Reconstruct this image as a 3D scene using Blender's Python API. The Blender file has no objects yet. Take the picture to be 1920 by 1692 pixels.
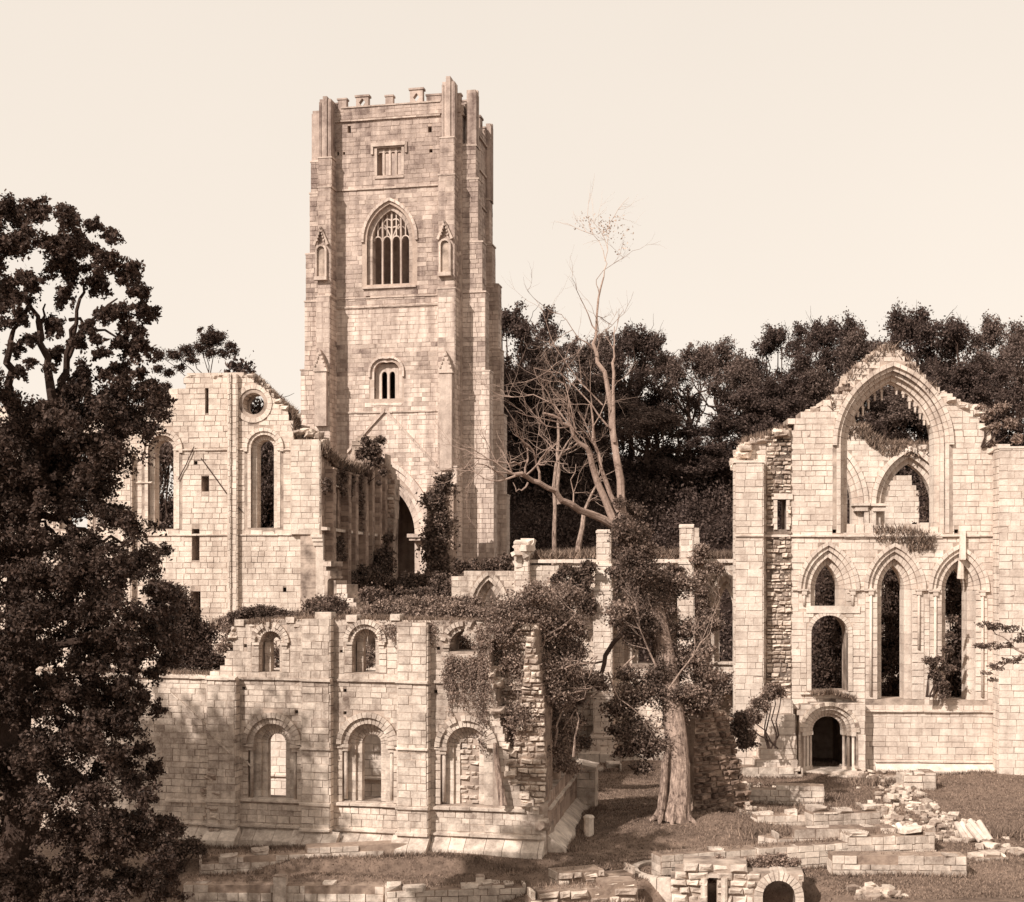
import bpy, bmesh, math, random
import numpy as np
from mathutils import Vector, Matrix
from mathutils.geometry import delaunay_2d_cdt
random.seed(7); rng = np.random.default_rng(7)
R = math.radians
S = bpy.context.scene
COL = S.collection
# ---------------------------------------------------------------- camera, sky, sun, exposure
CAMZ = 10.45; F = 2600.0; HY = 1080.0
cd = bpy.data.cameras.new('camera'); cam = bpy.data.objects.new('camera', cd); COL.objects.link(cam)
cam.location = (0, 0, CAMZ); cam.rotation_euler = (R(90), 0, 0)
cd.sensor_width = 36; cd.lens = 36*F/1920; cd.shift_y = (HY-846)/1920
cd.clip_start = 0.5; cd.clip_end = 6000
S.camera = cam
SUN_AZ, SUN_EL = 41, 37            # degrees left of straight behind the camera, elevation
w = bpy.data.worlds.new('World'); S.world = w; w.use_nodes = True
nt = w.node_tree; nt.nodes.clear()
sky = nt.nodes.new('ShaderNodeTexSky'); sky.sky_type = 'NISHITA'; sky.sun_disc = False
sky.sun_elevation = R(SUN_EL); sky.sun_rotation = R(180+SUN_AZ)
bw = nt.nodes.new('ShaderNodeRGBToBW'); pw = nt.nodes.new('ShaderNodeMath'); pw.operation = 'POWER'; pw.inputs[1].default_value = 0.12
ml = nt.nodes.new('ShaderNodeMath'); ml.operation = 'MULTIPLY'; ml.inputs[1].default_value = 6.5
tint = nt.nodes.new('ShaderNodeMix'); tint.data_type = 'RGBA'; tint.blend_type = 'MULTIPLY'; tint.inputs[0].default_value = 1
tint.inputs[7].default_value = (1.0, 0.895, 0.785, 1)
bg = nt.nodes.new('ShaderNodeBackground'); bg.inputs[1].default_value = 0.1
out = nt.nodes.new('ShaderNodeOutputWorld')
L = nt.links.new
L(sky.outputs[0], bw.inputs[0]); tc = nt.nodes.new('ShaderNodeTexCoord'); cn = nt.nodes.new('ShaderNodeTexNoise'); cn.inputs['Scale'].default_value = 2.2; cn.inputs['Detail'].default_value = 5
cm = nt.nodes.new('ShaderNodeMapRange'); cm.inputs[3].default_value = .945; cm.inputs[4].default_value = 1.03; c2 = nt.nodes.new('ShaderNodeMath'); c2.operation = 'MULTIPLY'
L(tc.outputs['Generated'], cn.inputs[0]); L(cn.outputs[0], cm.inputs[0]); L(cm.outputs[0], c2.inputs[1])   # faint thin cloud
L(bw.outputs[0], pw.inputs[0]); L(pw.outputs[0], ml.inputs[0]); L(ml.outputs[0], c2.inputs[0]); L(c2.outputs[0], tint.inputs[6])
L(tint.outputs[2], bg.inputs[0]); L(bg.outputs[0], out.inputs[0])
sd = bpy.data.lights.new('sun', 'SUN'); so = bpy.data.objects.new('sun', sd); COL.objects.link(so)
sd.energy = 4.3; sd.angle = R(0.6); sd.color = (1.0, 0.93, 0.86)
sv = Vector((-math.sin(R(SUN_AZ))*math.cos(R(SUN_EL)), -math.cos(R(SUN_AZ))*math.cos(R(SUN_EL)), math.sin(R(SUN_EL))))
so.rotation_euler = sv.to_track_quat('Z', 'Y').to_euler(); so.location = (-40, -40, 60)
S.view_settings.view_transform = 'Standard'; S.view_settings.look = 'None'
S.view_settings.exposure = 0.35; S.view_settings.gamma = 1; S.view_settings.use_curve_mapping = False
# ---------------------------------------------------------------- materials
def mat(name, dark, light, rnd=.5, big=.35, mid=.35, streak=.0, bump=.5, bscale=9, rough=.95, sc=.3, detail=8, fine=.12, msc=2.6, stsc=(1.6, 1.6, .09)):
    m = bpy.data.materials.new(name); m.use_nodes = True; t = m.node_tree; N = t.nodes.new; t.nodes.clear(); K = t.links.new
    o = N('ShaderNodeOutputMaterial'); b = N('ShaderNodeBsdfPrincipled'); K(b.outputs[0], o.inputs[0])
    b.inputs['Roughness'].default_value = rough; b.inputs['Specular IOR Level'].default_value = .15
    g = N('ShaderNodeNewGeometry'); oi = N('ShaderNodeObjectInfo')
    def M(op, a, c):
        n = N('ShaderNodeMath'); n.operation = op
        for i, x in enumerate((a, c)):
            if isinstance(x, (int, float)): n.inputs[i].default_value = x
            elif x is not None: K(x, n.inputs[i])
        return n.outputs[0]
    def noise(scale, det, vec=None, ro=.6):
        n = N('ShaderNodeTexNoise'); n.inputs['Scale'].default_value = scale; n.inputs['Detail'].default_value = det
        n.inputs['Roughness'].default_value = ro; K(vec or g.outputs['Position'], n.inputs['Vector']); return n.outputs[0]
    def cen(x, wgt): return M('MULTIPLY', M('SUBTRACT', x, .5), wgt)
    r = M('FRACT', M('ADD', oi.outputs['Random'], g.outputs['Random Per Island']), None)
    f = M('ADD', M('ADD', cen(r, rnd), .5), M('ADD', cen(noise(sc, 5), big*2.6), cen(noise(msc, detail), mid*2.4)))
    f = M('ADD', f, cen(noise(msc*5, 4, None, .75), fine*2.2))
    if streak:
        mp = N('ShaderNodeMapping'); mp.inputs['Scale'].default_value = stsc; K(g.outputs['Position'], mp.inputs[0])
        f = M('ADD', f, cen(noise(1.2, 6, mp.outputs[0]), streak*2.6))
    cr = N('ShaderNodeValToRGB'); cr.color_ramp.elements[0].position = 0; cr.color_ramp.elements[1].position = 1
    cr.color_ramp.elements[0].color = (*dark, 1); cr.color_ramp.elements[1].color = (*light, 1)
    K(f, cr.inputs[0]); K(cr.outputs[0], b.inputs['Base Color'])
    if bump:
        bp = N('ShaderNodeBump'); bp.inputs['Strength'].default_value = bump; bp.inputs['Distance'].default_value = .06
        K(noise(bscale, 8, None, .7), bp.inputs['Height']); K(bp.outputs[0], b.inputs['Normal'])
    return m
def leafmat(name, dark, light):
    m = mat(name, dark, light, rnd=.9, big=.3, mid=.3, bump=0, rough=.6)
    t = m.node_tree; b = [n for n in t.nodes if n.type == 'BSDF_PRINCIPLED'][0]; o = [n for n in t.nodes if n.type == 'OUTPUT_MATERIAL'][0]
    tr = t.nodes.new('ShaderNodeBsdfTranslucent'); mx = t.nodes.new('ShaderNodeMixShader'); mx.inputs[0].default_value = .22
    cr = [n for n in t.nodes if n.type == 'VALTORGB'][0]
    t.links.new(cr.outputs[0], tr.inputs[0]); t.links.new(b.outputs[0], mx.inputs[1]); t.links.new(tr.outputs[0], mx.inputs[2]); t.links.new(mx.outputs[0], o.inputs[0])
    return m
M_ = {}
M_['near'] = mat('ashlar_range', (.16, .113, .09), (.86, .73, .62), rnd=.26, big=.42, mid=.46, streak=.28, sc=.25, msc=2.4, fine=.3)
M_['chapel'] = mat('ashlar_chapel', (.33, .25, .205), (.88, .76, .655), rnd=.22, big=.32, mid=.40, streak=.28, msc=2, fine=.28)
M_['transept'] = mat('ashlar_transept', (.31, .235, .19), (.85, .73, .625), rnd=.22, big=.34, mid=.40, streak=.3, msc=2, fine=.28)
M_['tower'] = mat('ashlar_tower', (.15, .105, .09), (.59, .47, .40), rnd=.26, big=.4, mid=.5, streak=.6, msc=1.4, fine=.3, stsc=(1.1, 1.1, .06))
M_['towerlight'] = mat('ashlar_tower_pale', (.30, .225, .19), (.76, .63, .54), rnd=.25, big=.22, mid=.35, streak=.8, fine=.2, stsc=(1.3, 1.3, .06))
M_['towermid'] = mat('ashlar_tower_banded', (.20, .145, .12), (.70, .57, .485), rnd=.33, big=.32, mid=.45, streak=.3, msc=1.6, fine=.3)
M_['shade'] = mat('ashlar_shaded', (.13, .085, .066), (.50, .375, .30), rnd=.45, big=.4, mid=.4, streak=.3)  # darker ashlar: shade of walls turned from the sun, put into the colour
M_['mortar'] = mat('mortar_dark', (.07, .046, .037), (.64, .51, .42), rnd=.1, big=.3, mid=.8, msc=1.3)
M_['mortarlight'] = mat('mortar_pale', (.30, .22, .18), (.58, .46, .38), rnd=.1, big=.3, mid=.5)
M_['core'] = mat('rubble_core', (.10, .066, .052), (.46, .345, .27), rnd=.2, big=.4, mid=.6, bump=1, bscale=3)
M_['rubble'] = mat('rubble_stone', (.20, .14, .11), (.80, .67, .56), rnd=.7, big=.25, mid=.5, bump=.8, msc=5)
M_['rubbledark'] = mat('rubble_stone_mossy', (.07, .045, .035), (.34, .24, .185), rnd=.6, big=.3, mid=.5, bump=.8)
M_['bark'] = mat('bark', (.07, .045, .036), (.50, .37, .30), rnd=.1, big=.25, mid=.45, fine=.3, streak=.9, bump=1, bscale=9, stsc=(11, 11, .7))
M_['barkdark'] = mat('bark_dark', (.025, .015, .012), (.10, .065, .05), rnd=.1, big=.2, mid=.5, bump=1)
M_['barkpale'] = mat('bark_bare', (.16, .105, .085), (.50, .37, .30), rnd=.2, big=.3, mid=.5, bump=.8)
M_['grass'] = mat('turf', (.055, .036, .028), (.33, .235, .18), rnd=0, big=.55, mid=.5, fine=.3, bump=1, bscale=14, sc=.22)
M_['blades'] = mat('grass_blades', (.06, .040, .031), (.36, .26, .20), rnd=.8, big=.3, mid=.2, bump=0)
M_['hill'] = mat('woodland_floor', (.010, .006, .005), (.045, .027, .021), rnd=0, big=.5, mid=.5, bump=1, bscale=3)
M_['leaf'] = leafmat('foliage_dark', (.020, .012, .009), (.125, .082, .064))
M_['leafwood'] = leafmat('foliage_wood', (.032, .020, .017), (.145, .100, .083))
M_['leafwood2'] = leafmat('foliage_wood_pale', (.06, .040, .032), (.23, .165, .138))
M_['barkfaint'] = mat('bark_overexposed', (.40, .30, .25), (.68, .56, .48), rnd=0, big=.2, mid=.3)  # overexposed paleness of the topmost boughs, put into the bark colour
M_['leafmid'] = leafmat('foliage_ivy', (.024, .016, .012), (.25, .175, .14))
M_['leafbush'] = leafmat('foliage_bush', (.07, .046, .037), (.46, .34, .275))
M_['leafpale'] = leafmat('foliage_pale', (.35, .25, .20), (.62, .50, .42))  # topmost leaves: overexposed faintness put into the leaf colour
# ---------------------------------------------------------------- helpers
def at(px, py, D): return Vector(((px-960)/F*D, D, CAMZ-(py-HY)/F*D))
def tag(o, label=None, cat=None, group=None, kind=None):
    if label: o['label'] = label
    if cat: o['category'] = cat
    if group: o['group'] = group
    if kind: o['kind'] = kind
    return o
def mesh_from(name, verts, faces, m=None, loc=(0, 0, 0), smooth=False):
    me = bpy.data.meshes.new(name); lx, ly, lz = loc
    me.from_pydata([(v[0]-lx, v[1]-ly, v[2]-lz) for v in verts], [], faces)
    if smooth: me.polygons.foreach_set('use_smooth', [True]*len(me.polygons))
    if m: me.materials.append(m)
    return me
def mesh_np(name, V, nper, m, loc=(0, 0, 0), smooth=False):
    """V: (n, nper, 3): n separate polygons"""
    n = len(V); me = bpy.data.meshes.new(name)
    me.vertices.add(n*nper); me.vertices.foreach_set('co', (V.reshape(-1, 3)-np.array(loc)).astype(np.float32).ravel())
    me.loops.add(n*nper); me.loops.foreach_set('vertex_index', np.arange(n*nper, dtype=np.int32))
    me.polygons.add(n); me.polygons.foreach_set('loop_start', np.arange(0, n*nper, nper, dtype=np.int32))
    me.polygons.foreach_set('loop_total', np.full(n, nper, dtype=np.int32))
    me.update(calc_edges=True); me.materials.append(m); return me
def link(name, me, parent=None, loc=(0, 0, 0)):
    o = bpy.data.objects.new(name, me); COL.objects.link(o); o.location = loc
    if parent: o.parent = parent
    return o
class MB:
    def __init__(s): s.v = []; s.f = []
    def hexa(s, p):   # 8 points: bottom 4 ccw, top 4
        b = len(s.v); s.v += [tuple(q) for q in p]
        s.f += [(b, b+3, b+2, b+1), (b+4, b+5, b+6, b+7)] + [(b+i, b+(i+1) % 4, b+4+(i+1) % 4, b+4+i) for i in range(4)]
    def box(s, P, u0, u1, z0, z1, o0, o1, slope=0, jit=0):
        j = lambda: random.uniform(-jit, jit)
        s.hexa([P.pt(u0+j(), z0+j(), o1), P.pt(u1+j(), z0+j(), o1), P.pt(u1, z0, o0), P.pt(u0, z0, o0),
                P.pt(u0+j(), z1-slope+j(), o1), P.pt(u1+j(), z1-slope+j(), o1), P.pt(u1, z1, o0), P.pt(u0, z1, o0)])
    def prism(s, P, poly, o0, o1):
        b = len(s.v); n = len(poly)
        s.v += [tuple(P.pt(u, z, o1)) for u, z in poly] + [tuple(P.pt(u, z, o0)) for u, z in poly]
        s.f += [tuple(range(b, b+n)), tuple(range(b+2*n-1, b+n-1, -1))] + [(b+i, b+n+i, b+n+(i+1) % n, b+(i+1) % n) for i in range(n)]
    def tube(s, pts, rad, seg=7, rough=0):
        pts = [Vector(p) for p in pts]; n = len(pts); b = len(s.v)
        for i, p in enumerate(pts):
            d = (pts[min(i+1, n-1)]-pts[max(i-1, 0)]).normalized()
            a = d.orthogonal().normalized() if i == 0 else (a-d*a.dot(d)).normalized()
            c = d.cross(a)
            for k in range(seg):
                th = 2*math.pi*k/seg; r = rad[i]*(1+random.uniform(-rough, rough))
                s.v.append(tuple(p+(a*math.cos(th)+c*math.sin(th))*r))
        for i in range(n-1):
            for k in range(seg):
                s.f.append((b+i*seg+k, b+i*seg+(k+1) % seg, b+(i+1)*seg+(k+1) % seg, b+(i+1)*seg+k))
        s.f.append(tuple(b+k for k in range(seg-1, -1, -1))); s.f.append(tuple(b+(n-1)*seg+k for k in range(seg)))
GR = []     # points where grass and weeds grow against masonry
class Plane:
    """vertical plane through two points given as (pixel x, depth); normal looks to the camera side"""
    def __init__(s, a, b, world=False):
        A = Vector(a) if world else Vector(((a[0]-960)/F*a[1], a[1])); B = Vector(b) if world else Vector(((b[0]-960)/F*b[1], b[1]))
        s.o = A; s.d = (B-A).normalized(); s.n = Vector((s.d.y, -s.d.x)); s.len = (B-A).length
    def uz(s, px, py, off=0):
        r = Vector(((px-960)/F, 1)); o = s.o+s.n*off; t = s.n.dot(o)/s.n.dot(r); q = r*t
        return (q-s.o).dot(s.d), CAMZ-(py-HY)/F*t
    def pt(s, u, z, off=0): q = s.o+s.d*u+s.n*off; return Vector((q.x, q.y, z))
    def poly(s, L_): return [s.uz(*p) for p in L_]
def scan(poly, z):
    xs = []
    for i in range(len(poly)):
        (x0, z0), (x1, z1) = poly[i], poly[(i+1) % len(poly)]
        if (z0 <= z) != (z1 <= z): xs.append(x0+(z-z0)/(z1-z0)*(x1-x0))
    return sorted(xs)
# stone templates ------------------------------------------------------------
def stone_tpl(k, bev):
    r = random.Random(k); V = []
    for y, ins in ((.5, 0), (-.5+bev*1.1, 0), (-.5, bev)):
        for sx, sz in ((-1, -1), (1, -1), (1, 1), (-1, 1)):
            a = .022 if bev < .1 else .095
            V.append((sx*(.5-ins*.7)+r.uniform(-a, a)*.6, y+(r.uniform(-a, a)*1.5 if y < 0 else 0), sz*(.5-ins)+r.uniform(-a, a)))
    Fc = []
    for l in (0, 4):
        for i in range(4): Fc.append((l+i, l+4+i, l+4+(i+1) % 4, l+(i+1) % 4))
    Fc.append((8, 9, 10, 11)); Fc = [tuple(reversed(f)) for f in Fc[:-1]]+[(8, 9, 10, 11)]
    Fc.append((3, 2, 1, 0)); return np.array(V), Fc
TPL = {False: [stone_tpl(k, .028) for k in range(8)], True: [stone_tpl(50+k, .23) for k in range(8)]}
_sm = {}
def stone_mesh(kind, k, m):
    key = (kind, k, m.name)
    if key not in _sm:
        V, Fc = TPL[kind][k]; _sm[key] = mesh_from('stone', V.tolist(), Fc, m)
    return _sm[key]
class Thing:
    def __init__(s, name, label, cat, loc, group=None):
        s.loc = Vector(loc); s.o = bpy.data.objects.new(name, None); COL.objects.link(s.o); s.o.location = s.loc
        s.o.empty_display_size = .5; tag(s.o, label, cat, group); s.st = []
    def part(s, name, mb, m, parent=None, kind=None, label=None, smooth=False):
        if not mb.v: return None
        o = link(name, mesh_from(name, mb.v, mb.f, m, s.loc, smooth), parent or s.o)
        return tag(o, label, kind=kind)
    def piece(s, name, me, parent=None): return link(name, me, parent or s.o)
    def stone(s, P, u, z, off, w_, h, dep=.3, m=None, rub=False, jit=0):
        """front face centre (u,z) at offset off"""
        d, n = P.d, P.n
        A = Matrix(((d.x*w_, -n.x*dep, 0), (d.y*w_, -n.y*dep, 0), (0, 0, h)))
        if jit: A = Matrix.Rotation(random.uniform(-jit, jit), 3, Vector((n.x, n.y, 0))) @ Matrix.Rotation(random.uniform(-jit, jit), 3, 'Z') @ A
        c = P.pt(u, z, off-dep/2)
        face = max(.02, -(n.x*c.x+n.y*c.y)/math.hypot(c.x, c.y)) if c.y > 1 else 0
        px = 960+F*c.x/c.y; vis = 1 if -40 < px < 1960 else .01
        s.st.append((w_*h*face*vis/c.y**2, c, A, random.randrange(8), rub, m))
    def finish(s, limit=300, name='stone'):
        s.st.sort(key=lambda t: -t[0])
        for (_, c, A, k, rub, m) in s.st[:limit]:
            o = bpy.data.objects.new(name, stone_mesh(rub, k, m)); COL.objects.link(o); o.parent = s.o
            M4 = A.to_4x4(); M4.translation = c-s.loc; o.matrix_local = M4
        rest = {}
        for t in s.st[limit:]: rest.setdefault(t[5].name, []).append(t)
        for mn, ts in rest.items():
            V = []; Fc = []; b = 0
            for (_, c, A, k, rub, m) in ts:
                tv, tf = TPL[rub][k]; V.append(tv @ np.array(A).T + np.array(c-s.loc)); Fc += [tuple(b+i for i in f) for f in tf]; b += len(tv)
            tag(link('masonry', mesh_from('masonry', np.concatenate(V).tolist(), Fc, ts[0][5]), s.o), kind='stuff')
def extrude_poly(P, outline, holes, o0, o1):
    pts = []; edges = []
    for poly in [outline]+holes:
        b = len(pts); pts += [Vector(p) for p in poly]; edges += [(b+i, b+(i+1) % len(poly)) for i in range(len(poly))]
    v, e, f, *_ = delaunay_2d_cdt(pts, edges, [], 0, 1e-5)
    def inside(p, poly):
        c = False
        for i in range(len(poly)):
            a, b_ = poly[i], poly[(i+1) % len(poly)]
            if (a[1] > p[1]) != (b_[1] > p[1]) and p[0] < a[0]+(p[1]-a[1])/(b_[1]-a[1])*(b_[0]-a[0]): c = not c
        return c
    tris = []
    for t in f:
        c = sum((v[i] for i in t), Vector((0, 0)))/len(t)
        if inside(c, outline) and not any(inside(c, h) for h in holes): tris.append(tuple(t))
    mb = MB(); n = len(v)
    mb.v = [tuple(P.pt(p.x, p.y, o1)) for p in v]+[tuple(P.pt(p.x, p.y, o0)) for p in v]
    cnt = {}
    for t in tris:
        for i in range(3):
            a, b_ = t[i], t[(i+1) % 3]; cnt[(a, b_)] = 1
        mb.f.append(t); mb.f.append(tuple(n+i for i in reversed(t)))
    for (a, b_) in cnt:
        if (b_, a) not in cnt: mb.f.append((b_, a, n+a, n+b_))
    return mb
def masonry(T, P, outline, holes=(), blocks=(), ch=(.26, .36), sw=(.35, .75), off=0, thick=1.2, m=None, core=None, proud=.022, gap=.03,
            rub=False, jit=0, corename='wall_core', seed=None, z_from=None, mfun=None, skip=0):
    g0 = gap; outline = list(outline); zs = [p[1] for p in outline]; z = min(zs) if z_from is None else z_from; zt = max(zs)
    rc = random.Random(seed if seed is not None else len(outline)*7+int(abs(outline[0][0])*10)); Rr = []; Ll = []
    while z < zt-.08:
        h = rc.uniform(*ch); z1 = min(z+h, zt); zm = (z+z1)/2
        xs = scan(outline, zm)
        if len(xs) < 2: z = z1; continue
        a, b = xs[0], xs[-1]
        if rub or z > 2:
            xl = scan(outline, min(zt-.01, zm+.5)); a += random.uniform(0, .05); b -= random.uniform(0, .05)
            if xl and xl[0] > a+.12: a += random.uniform(-.25, .3)
            if xl and xl[-1] < b-.12: b += random.uniform(-.3, .25)
        Rr += [(b, z), (b, z1)]; Ll += [(a, z), (a, z1)]
        iv = []
        if len(xs) > 2:
            for i in range(1, len(xs)-1, 2): iv.append((xs[i], xs[i+1]))
        for bl in blocks:
            ss = [x for zz in (z+.03, zm, z1-.03) for x in scan(bl, zz)]
            if len(ss) >= 2: iv.append((min(ss), max(ss)))
        iv.sort(); segs = []; c = a
        for (i0, i1) in iv:
            if i0 > c+.05: segs.append((c, min(i0, b)))
            c = max(c, i1)
        if c < b-.05: segs.append((c, b))
        for (s0, s1) in segs:
            if s1 <= s0: continue
            u = s0
            while u < s1-.02:
                wd = random.uniform(*sw)
                if s1-(u+wd) < sw[0]*.6: wd = s1-u
                if not (skip and random.random() < skip):
                    hh = z1-z-gap; pr = proud+random.uniform(-.4, .4)*proud+(random.uniform(-.09, .12) if rub else 0)
                    mm = mfun(zm, random.random()) if mfun else m
                    if not rub: pr *= .4 if random.random() < .35 else 1; gap = g0*random.choice((.25, .5, .8, 1.1))
                    T.stone(P, u+wd/2, zm, off+pr, max(.06, wd-gap), hh*(random.uniform(.8, 1.05) if rub else 1), m=mm, rub=rub, jit=jit)
                u += wd
        z = z1
    ol = Rr+Ll[::-1]; ol2 = [ol[0]]
    for p in ol[1:]:
        if abs(p[0]-ol2[-1][0])+abs(p[1]-ol2[-1][1]) > 1e-4: ol2.append(p)
    return T.part(corename, extrude_poly(P, ol2, [list(h) for h in holes], off-thick, off), core or M_['mortar'])
def arc_half(cx, zs, a, h, wd, n, side):
    Rd = (a*a+h*h)/(2*a); ph = math.acos(max(-1, min(1, (a-Rd)/(Rd+wd)))); L_ = []
    for i in range(n+1):
        t = math.pi+(ph-math.pi)*i/n; x = (cx-a+Rd)+(Rd+wd)*math.cos(t); z = zs+(Rd+wd)*math.sin(t)
        L_.append((x if side < 0 else 2*cx-x, z))
    return L_
def arch_poly(cx, zs, a, h, zb, wd=0, n=10):
    l = arc_half(cx, zs, a, h, wd, n, -1); r = arc_half(cx, zs, a, h, wd, n, 1)
    P_ = [(cx-a-wd, zb)]+l+r[::-1][1:]+[(cx+a+wd, zb)]
    return P_
def ring(T, P, cx, zs, a, h, zb, w0, w1, oF, oB, m, n=8, legs=True, indiv=True, name='arch_order', drop=0, gap=.012, leg_h=(.3, .5)):
    """one order of an arch: voussoirs and jamb blocks; each a sub-part when indiv"""
    polys = []
    for sd_ in (-1, 1):
        i_ = arc_half(cx, zs, a, h, w0, n, sd_); o_ = arc_half(cx, zs, a, h, w1, n, sd_)
        for k in range(n):
            if random.random() < drop: continue
            q = [i_[k], o_[k], o_[k+1], i_[k+1]]
            c = (sum(p[0] for p in q)/4, sum(p[1] for p in q)/4)
            dx, dz = i_[k+1][0]-i_[k][0], i_[k+1][1]-i_[k][1]; l = math.hypot(dx, dz) or 1
            g = gap/l
            q = [(i_[k][0]+dx*g, i_[k][1]+dz*g), (o_[k][0]+dx*g, o_[k][1]+dz*g), (o_[k+1][0]-dx*g, o_[k+1][1]-dz*g), (i_[k+1][0]-dx*g, i_[k+1][1]-dz*g)]
            polys.append(q if sd_ < 0 else q[::-1])
        if legs:
            z = zb; x0, x1 = sorted((cx+sd_*(a+w0), cx+sd_*(a+w1)))
            while z < zs-.01:
                z1 = min(zs, z+random.uniform(*leg_h))
                if zs-z1 < .12: z1 = zs
                polys.append([(x0, z+gap/2), (x1, z+gap/2), (x1, z1-gap/2), (x0, z1-gap/2)][::-1]); z = z1
    if not indiv:
        mb = MB()
        for q in polys: mb.prism(P, q, oB, oF+random.uniform(-.012, .012))
        return T.part(name, mb, m, kind='stuff')
    bed = MB()
    for sd_ in (-1, 1):
        i_ = arc_half(cx, zs, a, h, w0+.015, n, sd_); o_ = arc_half(cx, zs, a, h, w1-.01, n, sd_)
        if not drop:
            for k in range(n): bed.prism(P, [i_[k], o_[k], o_[k+1], i_[k+1]], oB+.01, oF-.03)
        if legs: x0, x1 = sorted((cx+sd_*(a+w0+.015), cx+sd_*(a+w1-.01))); bed.box(P, x0, x1, zb, zs, oB+.01, oF-.03)
    if not bed.v: k = n-1; bed.prism(P, [i_[k], o_[k], o_[k-1], i_[k-1]], oB+.01, oF-.03)
    L0 = P.pt(cx, zs, 0)-T.loc; e = link(name, mesh_from(name, bed.v, bed.f, M_['mortar'], T.loc+L0), T.o, L0)
    for q in polys:
        mb = MB(); mb.prism(P, q, oB, oF+random.uniform(-.012, .012))
        link('voussoir', mesh_from('voussoir', mb.v, mb.f, m, T.loc+L0), e)
    return e
def course(T, P, u0, u1, z, hh=.16, proj=.12, m=None, seg=(.7, 1.3), name='string_course', off=0, broken=0, slope=.06):
    mb = MB(); u = u0
    while u < u1-.01:
        wd = random.uniform(*seg)
        if u1-u-wd < .3: wd = u1-u
        if random.random() >= broken:
            mb.box(P, u+.008, u+wd-.008, z-hh/2, z+hh/2, off-.15, off+proj+random.uniform(-.02, .02), slope=slope, jit=.012)
        u += wd
    return T.part(name, mb, m, kind=None)
def emptymesh(T, name):
    return None
def pier(T, P, u0, u1, z0, z1, proj, m, off=0, cap=0, ch=(.3, .42), sw=(.35, .7), core=None, side=True, name='buttress', mfun=None, thick=None):
    """a rectangular buttress standing proj in front of the plane, faced with stones on its three sides"""
    masonry(T, P, [(u0, z0), (u1, z0), (u1, z1), (u0, z1)], ch=ch, sw=sw, off=off+proj, thick=(thick or proj+.2), m=m, core=core, corename=name, seed=int(z0*3), mfun=mfun)
    if side and proj > .3:
        for sgn in (1, -1):
            uu = u1 if sgn > 0 else u0; z = z0
            while z < z1-.1:
                h = min(random.uniform(*ch), z1-z); c = 0
                dirv = P.d*sgn; A = P.o+P.d*uu+P.n*(off+proj); B = P.o+P.d*uu+P.n*off
                Q = Plane(A, B, world=True)
                if Q.n.dot(dirv) < 0: Q = Plane(B, A, world=True)
                while c < proj-.05:
                    wd = min(random.uniform(.4, .8), proj-c)
                    if proj-c-wd < .2: wd = proj-c
                    T.stone(Q, c+wd/2, z+h/2, .03, wd-.03, h-.03, dep=.12, m=(mfun(z, random.random()) if mfun else m)); c += wd
                z += h
    if cap:
        mb = MB(); o1 = off+proj+.06
        mb.hexa([P.pt(u0-.06, z1, o1), P.pt(u1+.06, z1, o1), P.pt(u1+.06, z1, off-.1), P.pt(u0-.06, z1, off-.1),
                 P.pt(u0-.06, z1+.12, o1), P.pt(u1+.06, z1+.12, o1), P.pt(u1+.06, z1+cap, off-.1), P.pt(u0-.06, z1+cap, off-.1)])
        T.part('weathering', mb, m or M_['towermid'])
def ragged(T, P, pts, n, smin, smax, m, off=(-1.3, 0), zj=.12):
    seg = [(P.uz(*a), P.uz(*b)) for a, b in zip(pts, pts[1:])]
    for _ in range(n):
        (u0, z0), (u1, z1) = random.choice(seg); t = random.random(); s = random.uniform(smin, smax)
        q = P.pt(u0+(u1-u0)*t, z0+(z1-z0)*t+random.uniform(-zj, zj*.4)-.1, random.uniform(*off))
        A = Matrix.Rotation(random.uniform(-.4, .4), 3, 'X') @ Matrix.Rotation(random.uniform(-.7, .7), 3, 'Z') @ Matrix.Diagonal((s*random.uniform(1, 1.6), s*1.2, s*random.uniform(.5, .8)))
        T.st.append((s*s/q.y**2, q, A, random.randrange(8), True, m))
def leaves_np(blobs, n, size, flat=.75, sub=14, spread=.34, shell=.3):
    """blobs: rows x,y,z,rx,ry,rz"""
    B = np.array(blobs, float); wts = (B[:, 3]*B[:, 5]); wts /= wts.sum(); cnt = rng.multinomial(n, wts); out_ = []
    for b, c in zip(B, cnt):
        if c == 0: continue
        k = max(3, int(sub*rng.uniform(.8, 1.2))); d = rng.normal(size=(k, 3)); d /= np.linalg.norm(d, axis=1)[:, None]
        r = rng.uniform(shell, 1, k)**.6; sc_ = b[3:6]; ctr = b[:3]+d*r[:, None]*sc_*.85
        idx = rng.integers(0, k, c); g = rng.normal(size=(c, 3))*np.array([1, 1, flat])*spread*sc_*rng.uniform(.6, 1.3, (k, 1))[idx]
        out_.append(ctr[idx]+g)
    return quads(np.concatenate(out_), size)
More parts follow.
